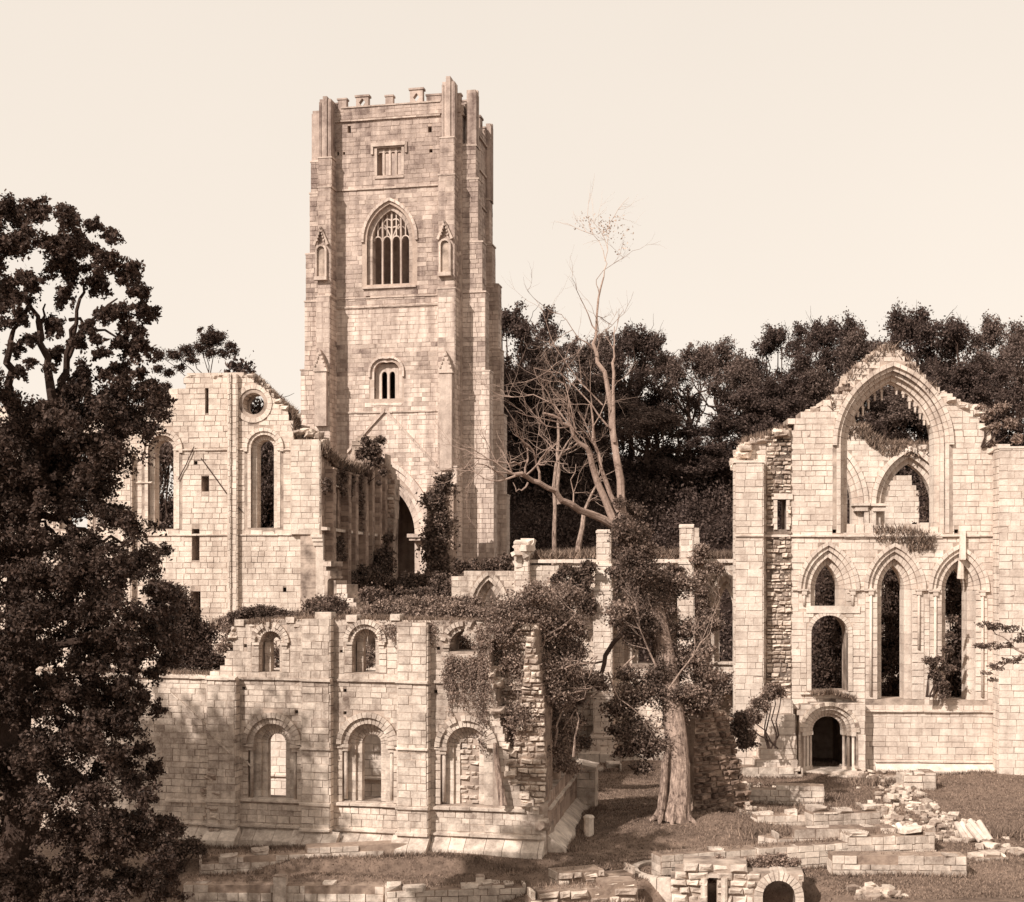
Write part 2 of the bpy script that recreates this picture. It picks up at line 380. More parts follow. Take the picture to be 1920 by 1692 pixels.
def sprays_np(blobs, n, size, per=9, wid=.13, droop=.35, reach=1.15, up=.25):
    """leaves strung along drooping sprays that fan out from each cluster centre"""
    B = np.array(blobs, float); wts = B[:, 3]*B[:, 5]; wts /= wts.sum(); cnt = rng.multinomial(n, wts); out_ = []
    for b, c in zip(B, cnt):
        if c == 0: continue
        k = max(4, int(per*rng.uniform(.7, 1.4))); d = rng.normal(size=(k, 3)); d[:, 2] += up; d /= np.linalg.norm(d, axis=1)[:, None]
        Ls = rng.uniform(.45, 1, k)*reach; s0 = rng.normal(size=(k, 3))*.22; idx = rng.integers(0, k, c); t = rng.random(c)**.7
        p = s0[idx]+d[idx]*(t*Ls[idx])[:, None]; p[:, 2] -= droop*t*t*Ls[idx]
        p += rng.normal(size=(c, 3))*(wid*(.5+t))[:, None]; out_.append(b[:3]+p*b[3:6])
    return quads(np.concatenate(out_), size)
def spray_foliage(name, blobs, n, size, m, parent=None, loc=(0, 0, 0), **k):
    return link(name, mesh_np(name, sprays_np(blobs, n, size, **k), 4, m, loc), parent)
def quads(Pn, size):
    n = len(Pn); a = rng.normal(size=(n, 3)); a /= np.linalg.norm(a, axis=1)[:, None]; b = rng.normal(size=(n, 3)); b = np.cross(a, b); b /= np.linalg.norm(b, axis=1)[:, None]
    s = size*rng.uniform(.6, 1.4, (n, 1)); a = a*s; b = b*s*.55
    V = np.stack([Pn-a, Pn+b-a*.1, Pn+a, Pn-b+a*.1], axis=1); return V
def foliage(name, blobs, n, size, m, parent=None, loc=(0, 0, 0), **k):
    return link(name, mesh_np(name, leaves_np(blobs, n, size, **k), 4, m, loc), parent)
def blades_np(pts, h, wd):
    n = len(pts); th = rng.uniform(0, 2*np.pi, n); d = np.stack([np.cos(th), np.sin(th), np.zeros(n)], 1)*wd
    hh = h*rng.uniform(.5, 1.5, (n, 1)); lean = rng.normal(size=(n, 3))*.45*hh; lean[:, 2] = 0
    top = pts+lean; top[:, 2] += hh[:, 0]; return np.stack([pts-d, pts+d, top], 1)
# ---------------------------------------------------------------- ground
def sm(x, a, b): t = min(1, max(0, (x-a)/(b-a))); return t*t*(3-2*t)
def gh(x, y):
    z = 0.0
    z += .55*math.exp(-((x-6.6)/5.0)**2-((y-57)/4.6)**2) if y < 90 else 0
    # terraces below the range, lower left
    lf = 1-sm(x, -1.5, 3.0)
    if y < 52: z -= lf*(.45*sm(51.2-y, 0, .5)+1.0*sm(49.9-y, 0, .5))
    # sunk court in front of the arches, lower centre right
    z -= 2.2*(1-sm(y, 46.6, 47.4))*sm(x, .5, 1.5)*(1-sm(x, 9.6, 10.6))
    # wooded hillside behind
    e = sm(y, 104+12*sm(-x, -4, 8), 152)
    z += e*(23-11*sm(-x, -2, 22)) + (sm(y, 152, 200)*4)
    z += .05*math.sin(x*1.3+y*.7)+.04*math.sin(x*.55-y*1.9) + (.5*math.sin(x*.21+y*.13)*e)
    return z
def axis(segs):
    a = []
    for (s, e, st) in segs: a += list(np.arange(s, e, st))
    return a+[segs[-1][1]]
xs = axis([(-1500, -200, 130), (-200, -60, 14), (-60, -24, 1.5), (-24, 40, .4), (40, 70, 2), (70, 200, 13), (200, 1500, 130)])
ys = axis([(-300, 20, 20), (20, 40, 1), (40, 80, .3), (80, 110, 1), (110, 220, 2.5), (220, 400, 20), (400, 3000, 260)])
V = [(x, y, gh(x, y)) for y in ys for x in xs]; nx = len(xs)
Fg = []; mi = []
for j in range(len(ys)-1):
    for i in range(nx-1):
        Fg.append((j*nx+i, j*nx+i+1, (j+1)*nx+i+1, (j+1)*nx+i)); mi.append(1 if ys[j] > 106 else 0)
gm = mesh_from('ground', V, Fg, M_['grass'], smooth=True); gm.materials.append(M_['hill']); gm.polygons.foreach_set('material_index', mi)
tag(link('ground', gm), kind='structure')

# ================================================================ great tower
TW = Plane((602, 116.0), (866, 113.6)); WU = TW.len; WV = 10.4
T = Thing('church_tower', 'tall square medieval bell tower with battlements and corner buttresses, rising above the ruins', 'tower', TW.pt(WU/2, 0, 0))
def tz(py, px=730): return TW.uz(px, py)[1]
def tu(px, off=0, py=500): return TW.uz(px, py, off)[0]
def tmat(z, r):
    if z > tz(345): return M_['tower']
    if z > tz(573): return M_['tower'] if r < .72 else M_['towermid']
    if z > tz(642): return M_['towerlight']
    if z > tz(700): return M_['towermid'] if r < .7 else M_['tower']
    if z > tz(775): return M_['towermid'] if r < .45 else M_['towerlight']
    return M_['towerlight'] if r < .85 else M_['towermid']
ZT = tz(222)
# openings in the front face
def op(P, x0, x1, ys_, ya, yb):
    (u0, zs), (u1, _) = P.uz(x0, ys_), P.uz(x1, ys_); za = P.uz((x0+x1)/2, ya)[1]; zb = P.uz((x0+x1)/2, yb)[1]
    return dict(cx=(u0+u1)/2, zs=zs, a=(u1-u0)/2, h=max(za-zs, .01), zb=zb)
def rect(P, x0, x1, y0, y1):
    a, b = P.uz(x0, y1), P.uz(x1, y0); return [(a[0], a[1]), (b[0], a[1]), (b[0], b[1]), (a[0], b[1])]
W1 = rect(TW, 707, 753, 276, 330); W2 = op(TW, 696, 765, 450, 392, 533); W3 = op(TW, 702, 748, 697, 681, 748)
BA = op(TW, 700, 772, 1002, 930, 1316)
def ap(d, wd=0, zb=None): return arch_poly(d['cx'], d['zs'], d['a'], d['h'], d['zb'] if zb is None else zb, wd)
holes = [W1, ap(W2, .38), ap(W3, .02), ap(BA, 1.15, .3)]
for (x, y, a, b) in ((655, 243, 6, 14), (690, 558, 8, 5), (632, 289, 7, 8), (808, 283, 6, 7), (806, 243, 7, 12), (645, 288, 4, 6)):
    holes.append(rect(TW, x-a/2, x+a/2, y-b/2, y+b/2))
outl = [(0, 0), (WU, 0), (WU, ZT), (0, ZT)]
blk = [W1, ap(W2, .78), ap(W3, .42), ap(BA, 1.9, .3)]+holes[4:]
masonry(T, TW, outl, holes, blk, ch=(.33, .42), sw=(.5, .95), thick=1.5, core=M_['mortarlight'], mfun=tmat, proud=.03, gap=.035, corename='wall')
# side planes
pr = TW.pt(WU, 0); pl = TW.pt(0, 0); back = -TW.n*WV
TR = Plane((pr.x, pr.y), (pr.x+back.x, pr.y+back.y), world=True)
TL = Plane((pl.x+back.x, pl.y+back.y), (pl.x, pl.y), world=True)
TB = Plane((pl.x+back.x, pl.y+back.y), (pr.x+back.x, pr.y+back.y), world=True)
wv = [(WV/2-1.6, tz(533)), (WV/2+1.6, tz(533)), (WV/2+1.6, tz(430)), (WV/2, tz(390)), (WV/2-1.6, tz(430))]
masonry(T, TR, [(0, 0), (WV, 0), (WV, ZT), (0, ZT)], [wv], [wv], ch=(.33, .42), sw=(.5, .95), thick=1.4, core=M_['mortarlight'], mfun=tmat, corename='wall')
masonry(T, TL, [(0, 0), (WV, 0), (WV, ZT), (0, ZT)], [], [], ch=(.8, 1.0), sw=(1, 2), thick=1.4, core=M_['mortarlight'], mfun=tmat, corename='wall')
wb = [(WU*.52, tz(540)), (WU*.80, tz(540)), (WU*.80, tz(430)), (WU*.66, tz(392)), (WU*.52, tz(430))]
T.part('wall', extrude_poly(TB, [(0, 0), (WU, 0), (WU, ZT-.3), (0, ZT-.3)], [wb], 0, 1.4), M_['tower'])
mbb = MB(); uu = WU*.72                                   # mullion of the far window
mbb.box(TB, uu-.1, uu+.1, tz(540), tz(420), .2, .45); mbb.box(TB, WU*.52, WU*.8, tz(500), tz(496), .2, .45); T.part('mullion', mbb, M_['tower'])
for zz in (tz(600), tz(800)):
    flr = MB(); flr.box(TW, .3, WU-.3, zz-.3, zz, -WV+.3, -1.3); T.part('vault', flr, M_['core'])
# string courses
for py, pj in ((222, .18), (352, .16), (574, .14), (772, .14)):
    course(T, TW, tu(621), tu(826), tz(py), .2, pj, M_['towermid']); course(T, TR, .3, WV-.3, tz(py), .2, pj, M_['towermid'])
course(T, TW, tu(621), tu(826), tz(557), .13, .1, M_['towermid'])
# buttresses: tiers (pixel top, pixel bottom, left px, right px, projection)
for (y0, y1, x0, x1, pj) in ((345, 555, 822, 852, 1.45), (555, 882, 821, 853, 1.75), (882, 1316, 821, 856, 2.0), (275, 345, 825, 851, 1.2),
                             (298, 355, 597, 621, 1.2), (355, 560, 596, 620, 1.45), (560, 1316, 593, 618, 1.75)):
    pier(T, TW, tu(x0, pj), tu(x1, pj), max(0, tz(y1)), tz(y0), pj, None, mfun=tmat, core=M_['mortarlight'], cap=.25, ch=(.35, .45), sw=(.5, .8))
# corner buttresses on the side faces (right front, right rear, left front)
def sidebut(P, v0, v1, tiers):
    for (y0, y1, pj) in tiers:
        pier(T, P, v0, v1, max(0, tz(y1)), tz(y0), pj, None, mfun=tmat, core=M_['mortarlight'], cap=.25, ch=(.35, .45), sw=(.5, .9))
sidebut(TR, .15, 1.45, ((283, 345, 1.15), (345, 462, 1.35), (462, 555, 1.7), (555, 702, 1.95), (702, 880, 2.3), (880, 1316, 2.65)))
sidebut(TR, WV-1.5, WV-.1, ((330, 420, .35), (420, 500, .6), (500, 630, 1.15), (630, 760, 1.35), (760, 920, 1.65), (920, 1316, 1.9)))
sidebut(TL, WV-1.45, WV-.15, ((295, 355, .95), (355, 470, 1.05), (470, 560, 1.4), (560, 690, 1.5), (690, 1316, 1.85)))
# pinnacle shafts
def pinn(P, u0, u1, z0, z1, o0, o1, k=0):
    mb = MB(); mb.box(P, u0, u1, z0, z1, o0, o1); c = (u0+u1)/2; wd = (u1-u0)
    mb.box(P, c-wd*.18, c+wd*.18, z0, z1+.05+k, o0, o1+.12)
    for e in (u0-.03, u1-.13): mb.box(P, e, e+.16, z0, z1-.25, o0+.1, o1+.07)
    T.part('pinnacle_shaft', mb, M_['tower'])
pinn(TW, tu(829, 1.1), tu(852, 1.1), tz(283), tz(170), .0, 1.05, .35); pinn(TW, tu(599, 1.1), tu(620, 1.1), tz(300), tz(186), .0, 1.05, .15)
pinn(TR, .2, 1.2, tz(283), tz(178), .35, 1.1); pinn(TL, WV-1.3, WV-.3, tz(300), tz(196), .1, .85)
pinn(TR, WV-1.4, WV-.5, tz(330), tz(176), .02, .42); pinn(TB, .4, 1.4, tz(330), tz(190), -.1, .4); pinn(TB, WU-1.4, WU-.4, tz(330), tz(178), -.1, .4)
# parapet and merlons
def parapet(P, u0, u1, zb, zc, mer, th=.45, nm='parapet'):
    masonry(T, P, [(u0, zb), (u1, zb), (u1, zc), (u0, zc)], ch=(.3, .42), sw=(.5, .9), off=.1, thick=th+.1, m=M_['tower'], core=M_['mortarlight'], corename=nm)
    for (a, b, top, hole) in mer:
        mb = MB()
        if hole:
            c = (a+b)/2; zz = zc+(top-zc)*.42; o = [(a, zc), (b, zc), (b, top), (a, top)]; h = [(c-.28, zz), (c, zz-.36), (c+.28, zz), (c, zz+.36)]
            mb = extrude_poly(P, o, [h], -th+.02, .08)
            mb.box(P, a-.1, b+.1, top, top+.16, -th-.05, .16)
        else: mb.box(P, a, b, zc, top, -th+.02, .08); mb.box(P, a-.07, b+.07, top, top+.14, -th-.05, .14)
        T.part('merlon', mb, M_['tower'])
cr = lambda a, b, y, h=0: (tu(a), tu(b), tz(y), h)
parapet(TW, tu(603), tu(864), tz(220), tz(197), [cr(622, 633, 190), cr(634, 650, 182), cr(668, 691, 179, 1), cr(723, 737, 182), cr(769, 793, 173, 1), cr(800, 828, 186), cr(852, 864, 188)])
mb = MB(); mb.box(TW, tu(640), tu(826), tz(199), tz(196.5), -.5, .2); T.part('coping', mb, M_['towermid'])
parapet(TR, 0, WV, tz(225), tz(206), [(1.6, 2.0, tz(188), 0), (2.9, 3.9, tz(182), 1), (5.0, 5.4, tz(188), 0), (6.4, 7.4, tz(182), 1), (8.3, 8.8, tz(190), 0)])
parapet(TL, 0, WV, tz(222), tz(204), [(2, 3, tz(185), 0), (6, 7, tz(185), 0)])
parapet(TB, 0, WU, tz(222), tz(204), [(2, 3, tz(185), 0), (5, 6, tz(182), 0), (8, 9, tz(185), 0)])
# upper square window: frame, four round-headed lights
def sqwin():
    u0, z0 = W1[0]; u1, z1 = W1[2]; fr = MB(); fr.box(TW, u0-.22, u0, z0, z1, -.5, .05); fr.box(TW, u1, u1+.22, z0, z1, -.5, .05); fr.box(TW, u0-.22, u1+.22, z1, z1+.1, -.5, .05)
    e = T.part('belfry_window', fr, M_['towermid'])
    def sub(n, mb): link(n, mesh_from(n, mb.v, mb.f, M_['towermid'], T.loc), e)
    mb = MB(); mb.box(TW, u0-.35, u1+.35, z1+.12, z1+.42, -.1, .2); mb.box(TW, u0-.5, u0-.3, z1-.5, z1+.42, -.1, .17); mb.box(TW, u1+.3, u1+.5, z1-.5, z1+.42, -.1, .17); sub('hood_mould', mb)
    mb = MB(); mb.box(TW, u0-.2, u1+.2, z0-.28, z0, -.5, .12, slope=.1); sub('sill', mb)
    wl = (u1-u0)/4
    for i in range(1, 4):
        mb = MB(); mb.box(TW, u0+wl*i-.08, u0+wl*i+.08, z0, z1, -.42, -.15); sub('mullion', mb)
    for i in range(4):
        cx = u0+wl*(i+.5); a = wl/2-.09
        o = [(cx-wl/2, z1-.45), (cx-wl/2, z1), (cx+wl/2, z1), (cx+wl/2, z1-.45)]
        arc = [(cx+a*math.cos(t), z1-.42+a*math.sin(t)*.8) for t in np.linspace(0, math.pi, 9)]
        mb = MB(); mb.prism(TW, [o[0], o[1], o[2], o[3]]+arc, -.38, -.2); sub('light_head', mb)
sqwin()
# great pointed window
for (a, b, f_, bk) in ((0, .38, -.35, -1.3), (.38, .62, -.05, -.6)): ring(T, TW, W2['cx'], W2['zs'], W2['a'], W2['h'], W2['zb'], a, b, f_, bk, M_['towermid'], n=8, indiv=True, leg_h=(.4, .7))
ring(T, TW, W2['cx'], W2['zs'], W2['a'], W2['h'], W2['zs']-.2, .62, .85, .18, -.2, M_['towerlight'], n=8, indiv=True, name='hood_mould')
mb = MB(); mb.box(TW, W2['cx']-W2['a']-.7, W2['cx']+W2['a']+.7, W2['zb']-.35, W2['zb']+.02, -.8, .2, slope=.22); T.part('sill', mb, M_['towermid'])
def tracery():
    fr = MB(); fr.box(TW, W2['cx']-W2['a'], W2['cx']+W2['a'], W2['zb'], W2['zb']+.12, -.9, -.5); e = T.part('tracery', fr, M_['towerlight'])
    def sub(n, mb): link(n, mesh_from(n, mb.v, mb.f, M_['towerlight'], T.loc), e)
    cx, a, zs, h, zb = (W2[k] for k in ('cx', 'a', 'zs', 'h', 'zb')); wl = a/2; o0, o1 = -.85, -.6
    top = lambda u: zs+[z for x, z in arc_half(cx, zs, a, h, 0, 24, -1) if x <= cx-abs(u-cx)+.12][-1]-zs
    for i in range(1, 4):
        u = cx-a+wl*i; mb = MB(); mb.box(TW, u-.07, u+.07, zb, top(u), o0, o1); sub('mullion', mb)
    for i in range(4):
        c = cx-a+wl*(i+.5); mb = MB(); r = wl/2
        P_ = [(c+(r)*math.cos(t), zs-.02+r*1.15*math.sin(t)) for t in np.linspace(0, math.pi, 9)]; Q_ = [(c+(r-.09)*math.cos(t), zs-.02+(r*1.15-.1)*math.sin(t)) for t in np.linspace(0, math.pi, 9)]
        for k in range(8): mb.prism(TW, [Q_[k], P_[k], P_[k+1], Q_[k+1]], o0+.03, o1-.02)
        if top(c) > zs+r*1.2: mb.box(TW, c-.045, c+.045, zs+r*1.1, top(c), o0+.03, o1-.02)
        sub('light_head', mb)
    # intersecting upper bars
    for s_ in (-1, 1):
        mb = MB(); p = [(cx, zs+.1), (cx+s_*.35, zs+.9), (cx+s_*.62, zs+1.35)]
        for k in range(2):
            (x0, z0), (x1, z1) = p[k], p[k+1]; mb.prism(TW, [(x0-.05, z0), (x0+.05, z0), (x1+.05, z1), (x1-.05, z1)], o0+.02, o1-.04)
        for zz, hw in ((zs+1.15, a*.62), (zs+1.8, a*.3)):
            pass
        sub('tracery_bar', mb)
    for zz, hw in ((zs+.95, a*.70), (zs+1.55, a*.42)):
        n = 4 if hw > .8 else 2; mb = MB()
        for k in range(n):
            x0 = cx-hw+2*hw*k/n; r = hw/n
            pts = [(x0+r+r*math.cos(t), zz+r*.8*math.sin(t)) for t in np.linspace(0, math.pi, 7)]
            for q in range(6): mb.prism(TW, [(pts[q][0], pts[q][1]-.06), (pts[q][0], pts[q][1]+.04), (pts[q+1][0], pts[q+1][1]+.04), (pts[q+1][0], pts[q+1][1]-.06)], o0+.02, o1-.04)
        sub('tracery_bar', mb)
tracery()
# lower two-light window
ring(T, TW, W3['cx'], W3['zs'], W3['a'], W3['h'], W3['zb'], .02, .30, .0, -.5, M_['towerlight'], n=6, indiv=True, leg_h=(.4, .6))
ring(T, TW, W3['cx'], W3['zs'], W3['a'], W3['h'], W3['zs']-.5, .30, .48, .2, -.1, M_['towerlight'], n=6, indiv=True, name='hood_mould')
cx, a, zs, zb = W3['cx'], W3['a'], W3['zs'], W3['zb']; zsl = tz(702)
b_ = [(cx-a-.05, zb-.05), (cx+a+.05, zb-.05), (cx+a+.05, zs+W3['h']), (cx-a-.05, zs+W3['h'])]; hh = []
for s_ in (-1, 1):
    c = cx+s_*.34; hh.append([(c-.24, zb+.05), (c+.24, zb+.05)]+[(c+.24*math.cos(t), zsl+.3*math.sin(t)) for t in np.linspace(0, math.pi, 9)])
me_ = extrude_poly(TW, b_, hh, -.75, -.5); e = T.part('two_light_window', me_, M_['towerlight'])
mb = MB(); mb.box(TW, cx-a-.25, cx+a+.3, zb-.55, zb+.02, -.55, .08, slope=.45); link('sill', mesh_from('sill', mb.v, mb.f, M_['towerlight'], T.loc), e)
# roof crease of the lost transept roof
for x0, y0, x1, y1 in ((722, 770, 652, 848), (724, 770, 820, 874)):
    p, q = TW.uz(x0, y0), TW.uz(x1, y1); mb = MB(); n = 9
    for k in range(n):
        t0, t1 = k/n, (k+.96)/n; A = (p[0]+(q[0]-p[0])*t0, p[1]+(q[1]-p[1])*t0); B = (p[0]+(q[0]-p[0])*t1, p[1]+(q[1]-p[1])*t1)
        mb.prism(TW, [(A[0], A[1]-.13), (B[0], B[1]-.13), (B[0], B[1]+.13), (A[0], A[1]+.13)], -.05, .2)
    T.part('roof_crease', mb, M_['towermid'])
# niches and gablets on the front buttresses
for (x, ya, yb, off) in ((603, 463, 520, 1.48), (835, 452, 512, 1.48)):
    c, z0 = TW.uz(x, yb, off); z1 = TW.uz(x, ya, off)[1]; wd = .34
    mb = MB()
    for k in range(6):
        t0, t1 = math.pi*k/6, math.pi*(k+1)/6; r0, r1 = wd, wd+.16
        mb.prism(TW, [(c+r0*math.cos(t0), z1-wd+r0*math.sin(t0)), (c+r1*math.cos(t0), z1-wd+r1*math.sin(t0)), (c+r1*math.cos(t1), z1-wd+r1*math.sin(t1)), (c+r0*math.cos(t1), z1-wd+r0*math.sin(t1))], off, off+.25)
    for s_ in (-1, 1): mb.box(TW, c+s_*(wd+.08)-.08, c+s_*(wd+.08)+.08, z0, z1-wd, off, off+.25)
    mb.box(TW, c-wd-.2, c+wd+.2, z0-.3, z0, off, off+.4, slope=-.0)
    for s_ in (-1, 1): mb.prism(TW, [(c+s_*(wd+.35), z1+.15), (c+s_*(wd+.15), z1+.05), (c, z1+1.35), (c, z1+1.65)], off, off+.3)
    for k in range(5): mb.box(TW, c-.35+.14*k*.5, c-.22+.14*k*.5, z1+.4+.25*k, z1+.55+.25*k, off, off+.4); mb.box(TW, c+.22-.14*k*.5, c+.35-.14*k*.5, z1+.4+.25*k, z1+.55+.25*k, off, off+.4)
    T.part('niche', mb, M_['towermid'])
    mb = MB(); mb.box(TW, c-wd, c+wd, z0, z1, off+.02, off+.045); T.part('niche_recess', mb, M_['mortar'])
for (x, ya, off, yb) in ((604, 662, 1.78, 800), (838, 664, 1.78, 882)):
    c, z1 = TW.uz(x, ya, off); z0 = TW.uz(x, yb, off)[1]
    mb = MB(); mb.prism(TW, [(c-.62, z1-1.6), (c+.62, z1-1.6), (c, z1+.2)], off, off+.55); mb.box(TW, c-.5, c+.5, z0, z1-1.6, off, off+.45)
    for k in range(4): mb.box(TW, c-.5+.12*k, c-.36+.12*k, z1-1.2+.32*k, z1-1.0+.32*k, off+.1, off+.65); mb.box(TW, c+.36-.12*k, c+.5-.12*k, z1-1.2+.32*k, z1-1.0+.32*k, off+.1, off+.65)
    T.part('gablet', mb, M_['towermid'])
# great arch at the tower foot
for (a_, b_, f_, bk) in ((0, .35, -.9, -1.4), (.35, .7, -.55, -1.2), (.7, 1.15, -.15, -.9), (1.15, 1.6, .12, -.3), (1.6, 1.95, .4, -.1)):
    ring(T, TW, BA['cx'], BA['zs'], BA['a'], BA['h']*1.15, .5, a_, b_, f_, bk, M_['towerlight'], n=9, indiv=(a_ > .3), leg_h=(.5, .9))
mb = MB(); c1 = BA['cx']+BA['a']; mb.box(TW, c1-.25, c1+2.0, BA['zs']-.3, BA['zs'], -1, .6); mb.box(TW, c1-.1, c1+1.8, BA['zs']-.55, BA['zs']-.3, -1, .45); T.part('capital', mb, M_['towerlight'])
mb = MB(); mb.box(TR, 1.45, WV-1.5, tz(285)-.1, tz(285)+.1, 0, .15); T.part('string_course', mb, M_['towermid'])
T.finish()

# ================================================================ transept facade (left)
PT = Plane((40, 91), (602, 89.2)); T = Thing('transept_wall', 'tall pale gabled wall with a round window and two tall arched windows, left of the tower', 'ruined wall', PT.pt(10, 0))
ol = PT.poly([(-60, 760), (100, 775), (200, 768), (285, 758), (305, 735), (346, 730), (352, 704), (420, 699), (470, 703), (505, 735), (550, 775), (552, 826), (602, 826)])
ol = [(PT.uz(-60, 1400)[0], 0.2)]+ol+[(PT.uz(602, 1400)[0], 0.2)]
A1 = op(PT, 286, 322, 843, 825, 992); A2 = op(PT, 479, 511, 840, 824, 990); A0 = op(PT, 120, 160, 843, 825, 992)
oc = PT.uz(475, 757); rr = (PT.uz(495, 757)[0]-oc[0])
circ = lambda r, n=20: [(oc[0]+r*math.cos(t), oc[1]+r*math.sin(t)) for t in np.linspace(0, 2*math.pi, n, endpoint=False)]
slits = [rect(PT, 385, 391, 728, 775), rect(PT, 378, 392, 893, 922), rect(PT, 364, 370, 865, 871), rect(PT, 360, 374, 992, 1051), rect(PT, 358, 376, 1109, 1160), rect(PT, 531, 537, 1102, 1110)]
H_ = [ap(A1, .3), ap(A2, .3), ap(A0, .3), circ(rr)]+slits
B_ = [ap(A1, .7), ap(A2, .7), ap(A0, .7), circ(rr+.5)]+slits
masonry(T, PT, ol, H_, B_, ch=(.30, .42), sw=(.4, .85), thick=1.7, m=M_['transept'], gap=.04, corename='wall')
for A in (A1, A2, A0):
    ring(T, PT, A['cx'], A['zs'], A['a'], A['h'], A['zb'], 0, .3, -.35, -1.3, M_['transept'], n=6)
    ring(T, PT, A['cx'], A['zs'], A['a'], A['h'], A['zb'], .3, .52, .04, -.3, M_['transept'], n=6)
    ring(T, PT, A['cx'], A['zs'], A['a'], A['h'], A['zs']-.25, .52, .75, .16, -.2, M_['transept'], n=6, name='hood_mould')
rw = MB()
for k in range(24): t0, t1 = 2*math.pi*k/24, 2*math.pi*(k+1)/24; rw.prism(PT, [(oc[0]+r*math.cos(t), oc[1]+r*math.sin(t)) for r, t in ((rr+.02, t0), (rr+.5, t0), (rr+.5, t1), (rr+.02, t1))], -.85, -.13)
e = T.part('round_window', rw, M_['mortar'])
for r0, r1, f_, n in ((rr, rr+.25, -.1, 16), (rr+.25, rr+.55, .08, 18)):
    for k in range(n):
        t0, t1 = 2*math.pi*k/n, 2*math.pi*(k+.95)/n; mb = MB()
        mb.prism(PT, [(oc[0]+r*math.cos(t), oc[1]+r*math.sin(t)) for r, t in ((r0, t0), (r1, t0), (r1, t1), (r0, t1))], -.9, f_); link('voussoir', mesh_from('voussoir', mb.v, mb.f, M_['transept'], T.loc), e)
def pu(P, px, py=900): return P.uz(px, py)[0]
def pz(P, py, px=500): return P.uz(px, py)[1]
for (x0, x1, y) in ((325, 465, 843), (520, 548, 843), (548, 602, 898), (-60, 602, 1003), (160, 285, 905)): course(T, PT, pu(PT, x0), pu(PT, x1), pz(PT, y, (x0+x1)/2), .13, .13, M_['transept'])
for (x0, x1, pj, y0, y1) in ((431, 436, .5, 702, 1190), (436, 447, .35, 702, 1190), (548, 602, .35, 826, 1003), (200, 250, .4, 845, 1300)):
    pier(T, PT, pu(PT, x0), pu(PT, x1), pz(PT, min(y1, 1300)), pz(PT, y0), pj, M_['transept'], ch=(.32, .42), sw=(.4, .8), name='buttress' if x1-x0 > 20 else 'shaft')
# corbelled stump where a vault sprang, right lower edge
for k, (x0, x1, y0, y1) in enumerate(((586, 602, 1003, 1009), (588, 602, 1009, 1016), (590, 602, 1016, 1024), (594, 602, 1024, 1120))):
    mb = MB(); mb.box(PT, pu(PT, x0), pu(PT, x1)+.2, pz(PT, y1), pz(PT, y0), 0, .55-.08*k); T.part('corbel', mb, M_['transept'])
ragged(T, PT, [(470, 701), (505, 735), (550, 775)], 60, .2, .5, M_['transept'], (-1.6, 0)); ragged(T, PT, [(552, 815), (560, 800), (590, 812), (602, 826)], 46, .25, .6, M_['rubble'], (-1.6, 0), .3); ragged(T, PT, [(352, 702), (470, 701)], 26, .2, .4, M_['transept'])
# branch-like settling cracks are left as thin projecting creases of old roofs
for (pts) in (((335, 900), (350, 872), (365, 838)), ((378, 860), (400, 890), (425, 925), (455, 960))):
    mb = MB(); mb.tube([PT.pt(*PT.uz(x, y), .12) for x, y in pts], [.035]*len(pts), 5); T.part('dead_creeper', mb, M_['barkdark'])
T.finish()

# ================================================================ aisle wall running back to the tower
PA = Plane((603, 88.9), (716, 106)); T = Thing('chapel_side_wall', 'receding shaded wall with pointed windows and pilasters between the transept and the tower', 'ruined wall', PA.pt(8, 0)); LA = PA.len
z_ = lambda t, y0, y1: None
def A3(px, py): return PA.uz(px, py)
ol = [(0, .2), (0, A3(604, 842)[1]), A3(625, 862), A3(650, 872), A3(672, 880), A3(690, 880), A3(694, 830), A3(706, 818), (LA, A3(715, 852)[1]), (LA, .2)]
W = [op(PA, 618, 630, 905, 885, 990), op(PA, 667, 675, 925, 905, 996), op(PA, 692, 699, 940, 915, 999)]
W = [dict(w_, a=max(w_['a'], .75), h=1.5) for w_ in W]
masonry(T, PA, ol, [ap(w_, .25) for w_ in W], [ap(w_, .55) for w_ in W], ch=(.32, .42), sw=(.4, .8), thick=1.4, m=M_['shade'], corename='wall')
for w_ in W:
    ring(T, PA, w_['cx'], w_['zs'], w_['a'], w_['h'], w_['zb'], 0, .25, -.3, -1.2, M_['shade'], n=5); ring(T, PA, w_['cx'], w_['zs'], w_['a'], w_['h'], w_['zb'], .25, .55, .08, -.2, M_['shade'], n=5, name='hood_mould')
zl0, zl1 = A3(604, 991)[1], A3(604, 905)[1]
course(T, PA, 0, LA, zl0, .25, .35, M_['transept']); course(T, PA, 0, LA-2, zl1, .16, .2, M_['transept'])
for c in (1.2, 5.2, 7.2, 10.2, 12.2, 14.6, 16.4):
    pier(T, PA, c-.35, c+.35, 2, zl1+.9 if c < 12 else zl1+2.2, .55, M_['shade'], cap=.3, name='pilaster')
# broken return end facing the viewer
PE = Plane((714, 105.6), (742, 105.4))
masonry(T, PE, [(0, .2), (0, PE.uz(716, 862)[1]), PE.uz(718, 852), PE.uz(722, 850), PE.uz(726, 872), PE.uz(742, 900), PE.uz(738, 1010), (PE.uz(738, 1000)[0], .2)], ch=(.3, .5), sw=(.4, .8), thick=1.4, m=M_['shade'], rub=True, corename='broken_end', jit=.05)
course(T, PE, 0, 1.1, PE.uz(730, 1003)[1], .2, .2, M_['transept']); course(T, PE, 0, 1.0, PE.uz(730, 935)[1], .2, .2, M_['transept'])
T.finish(200)
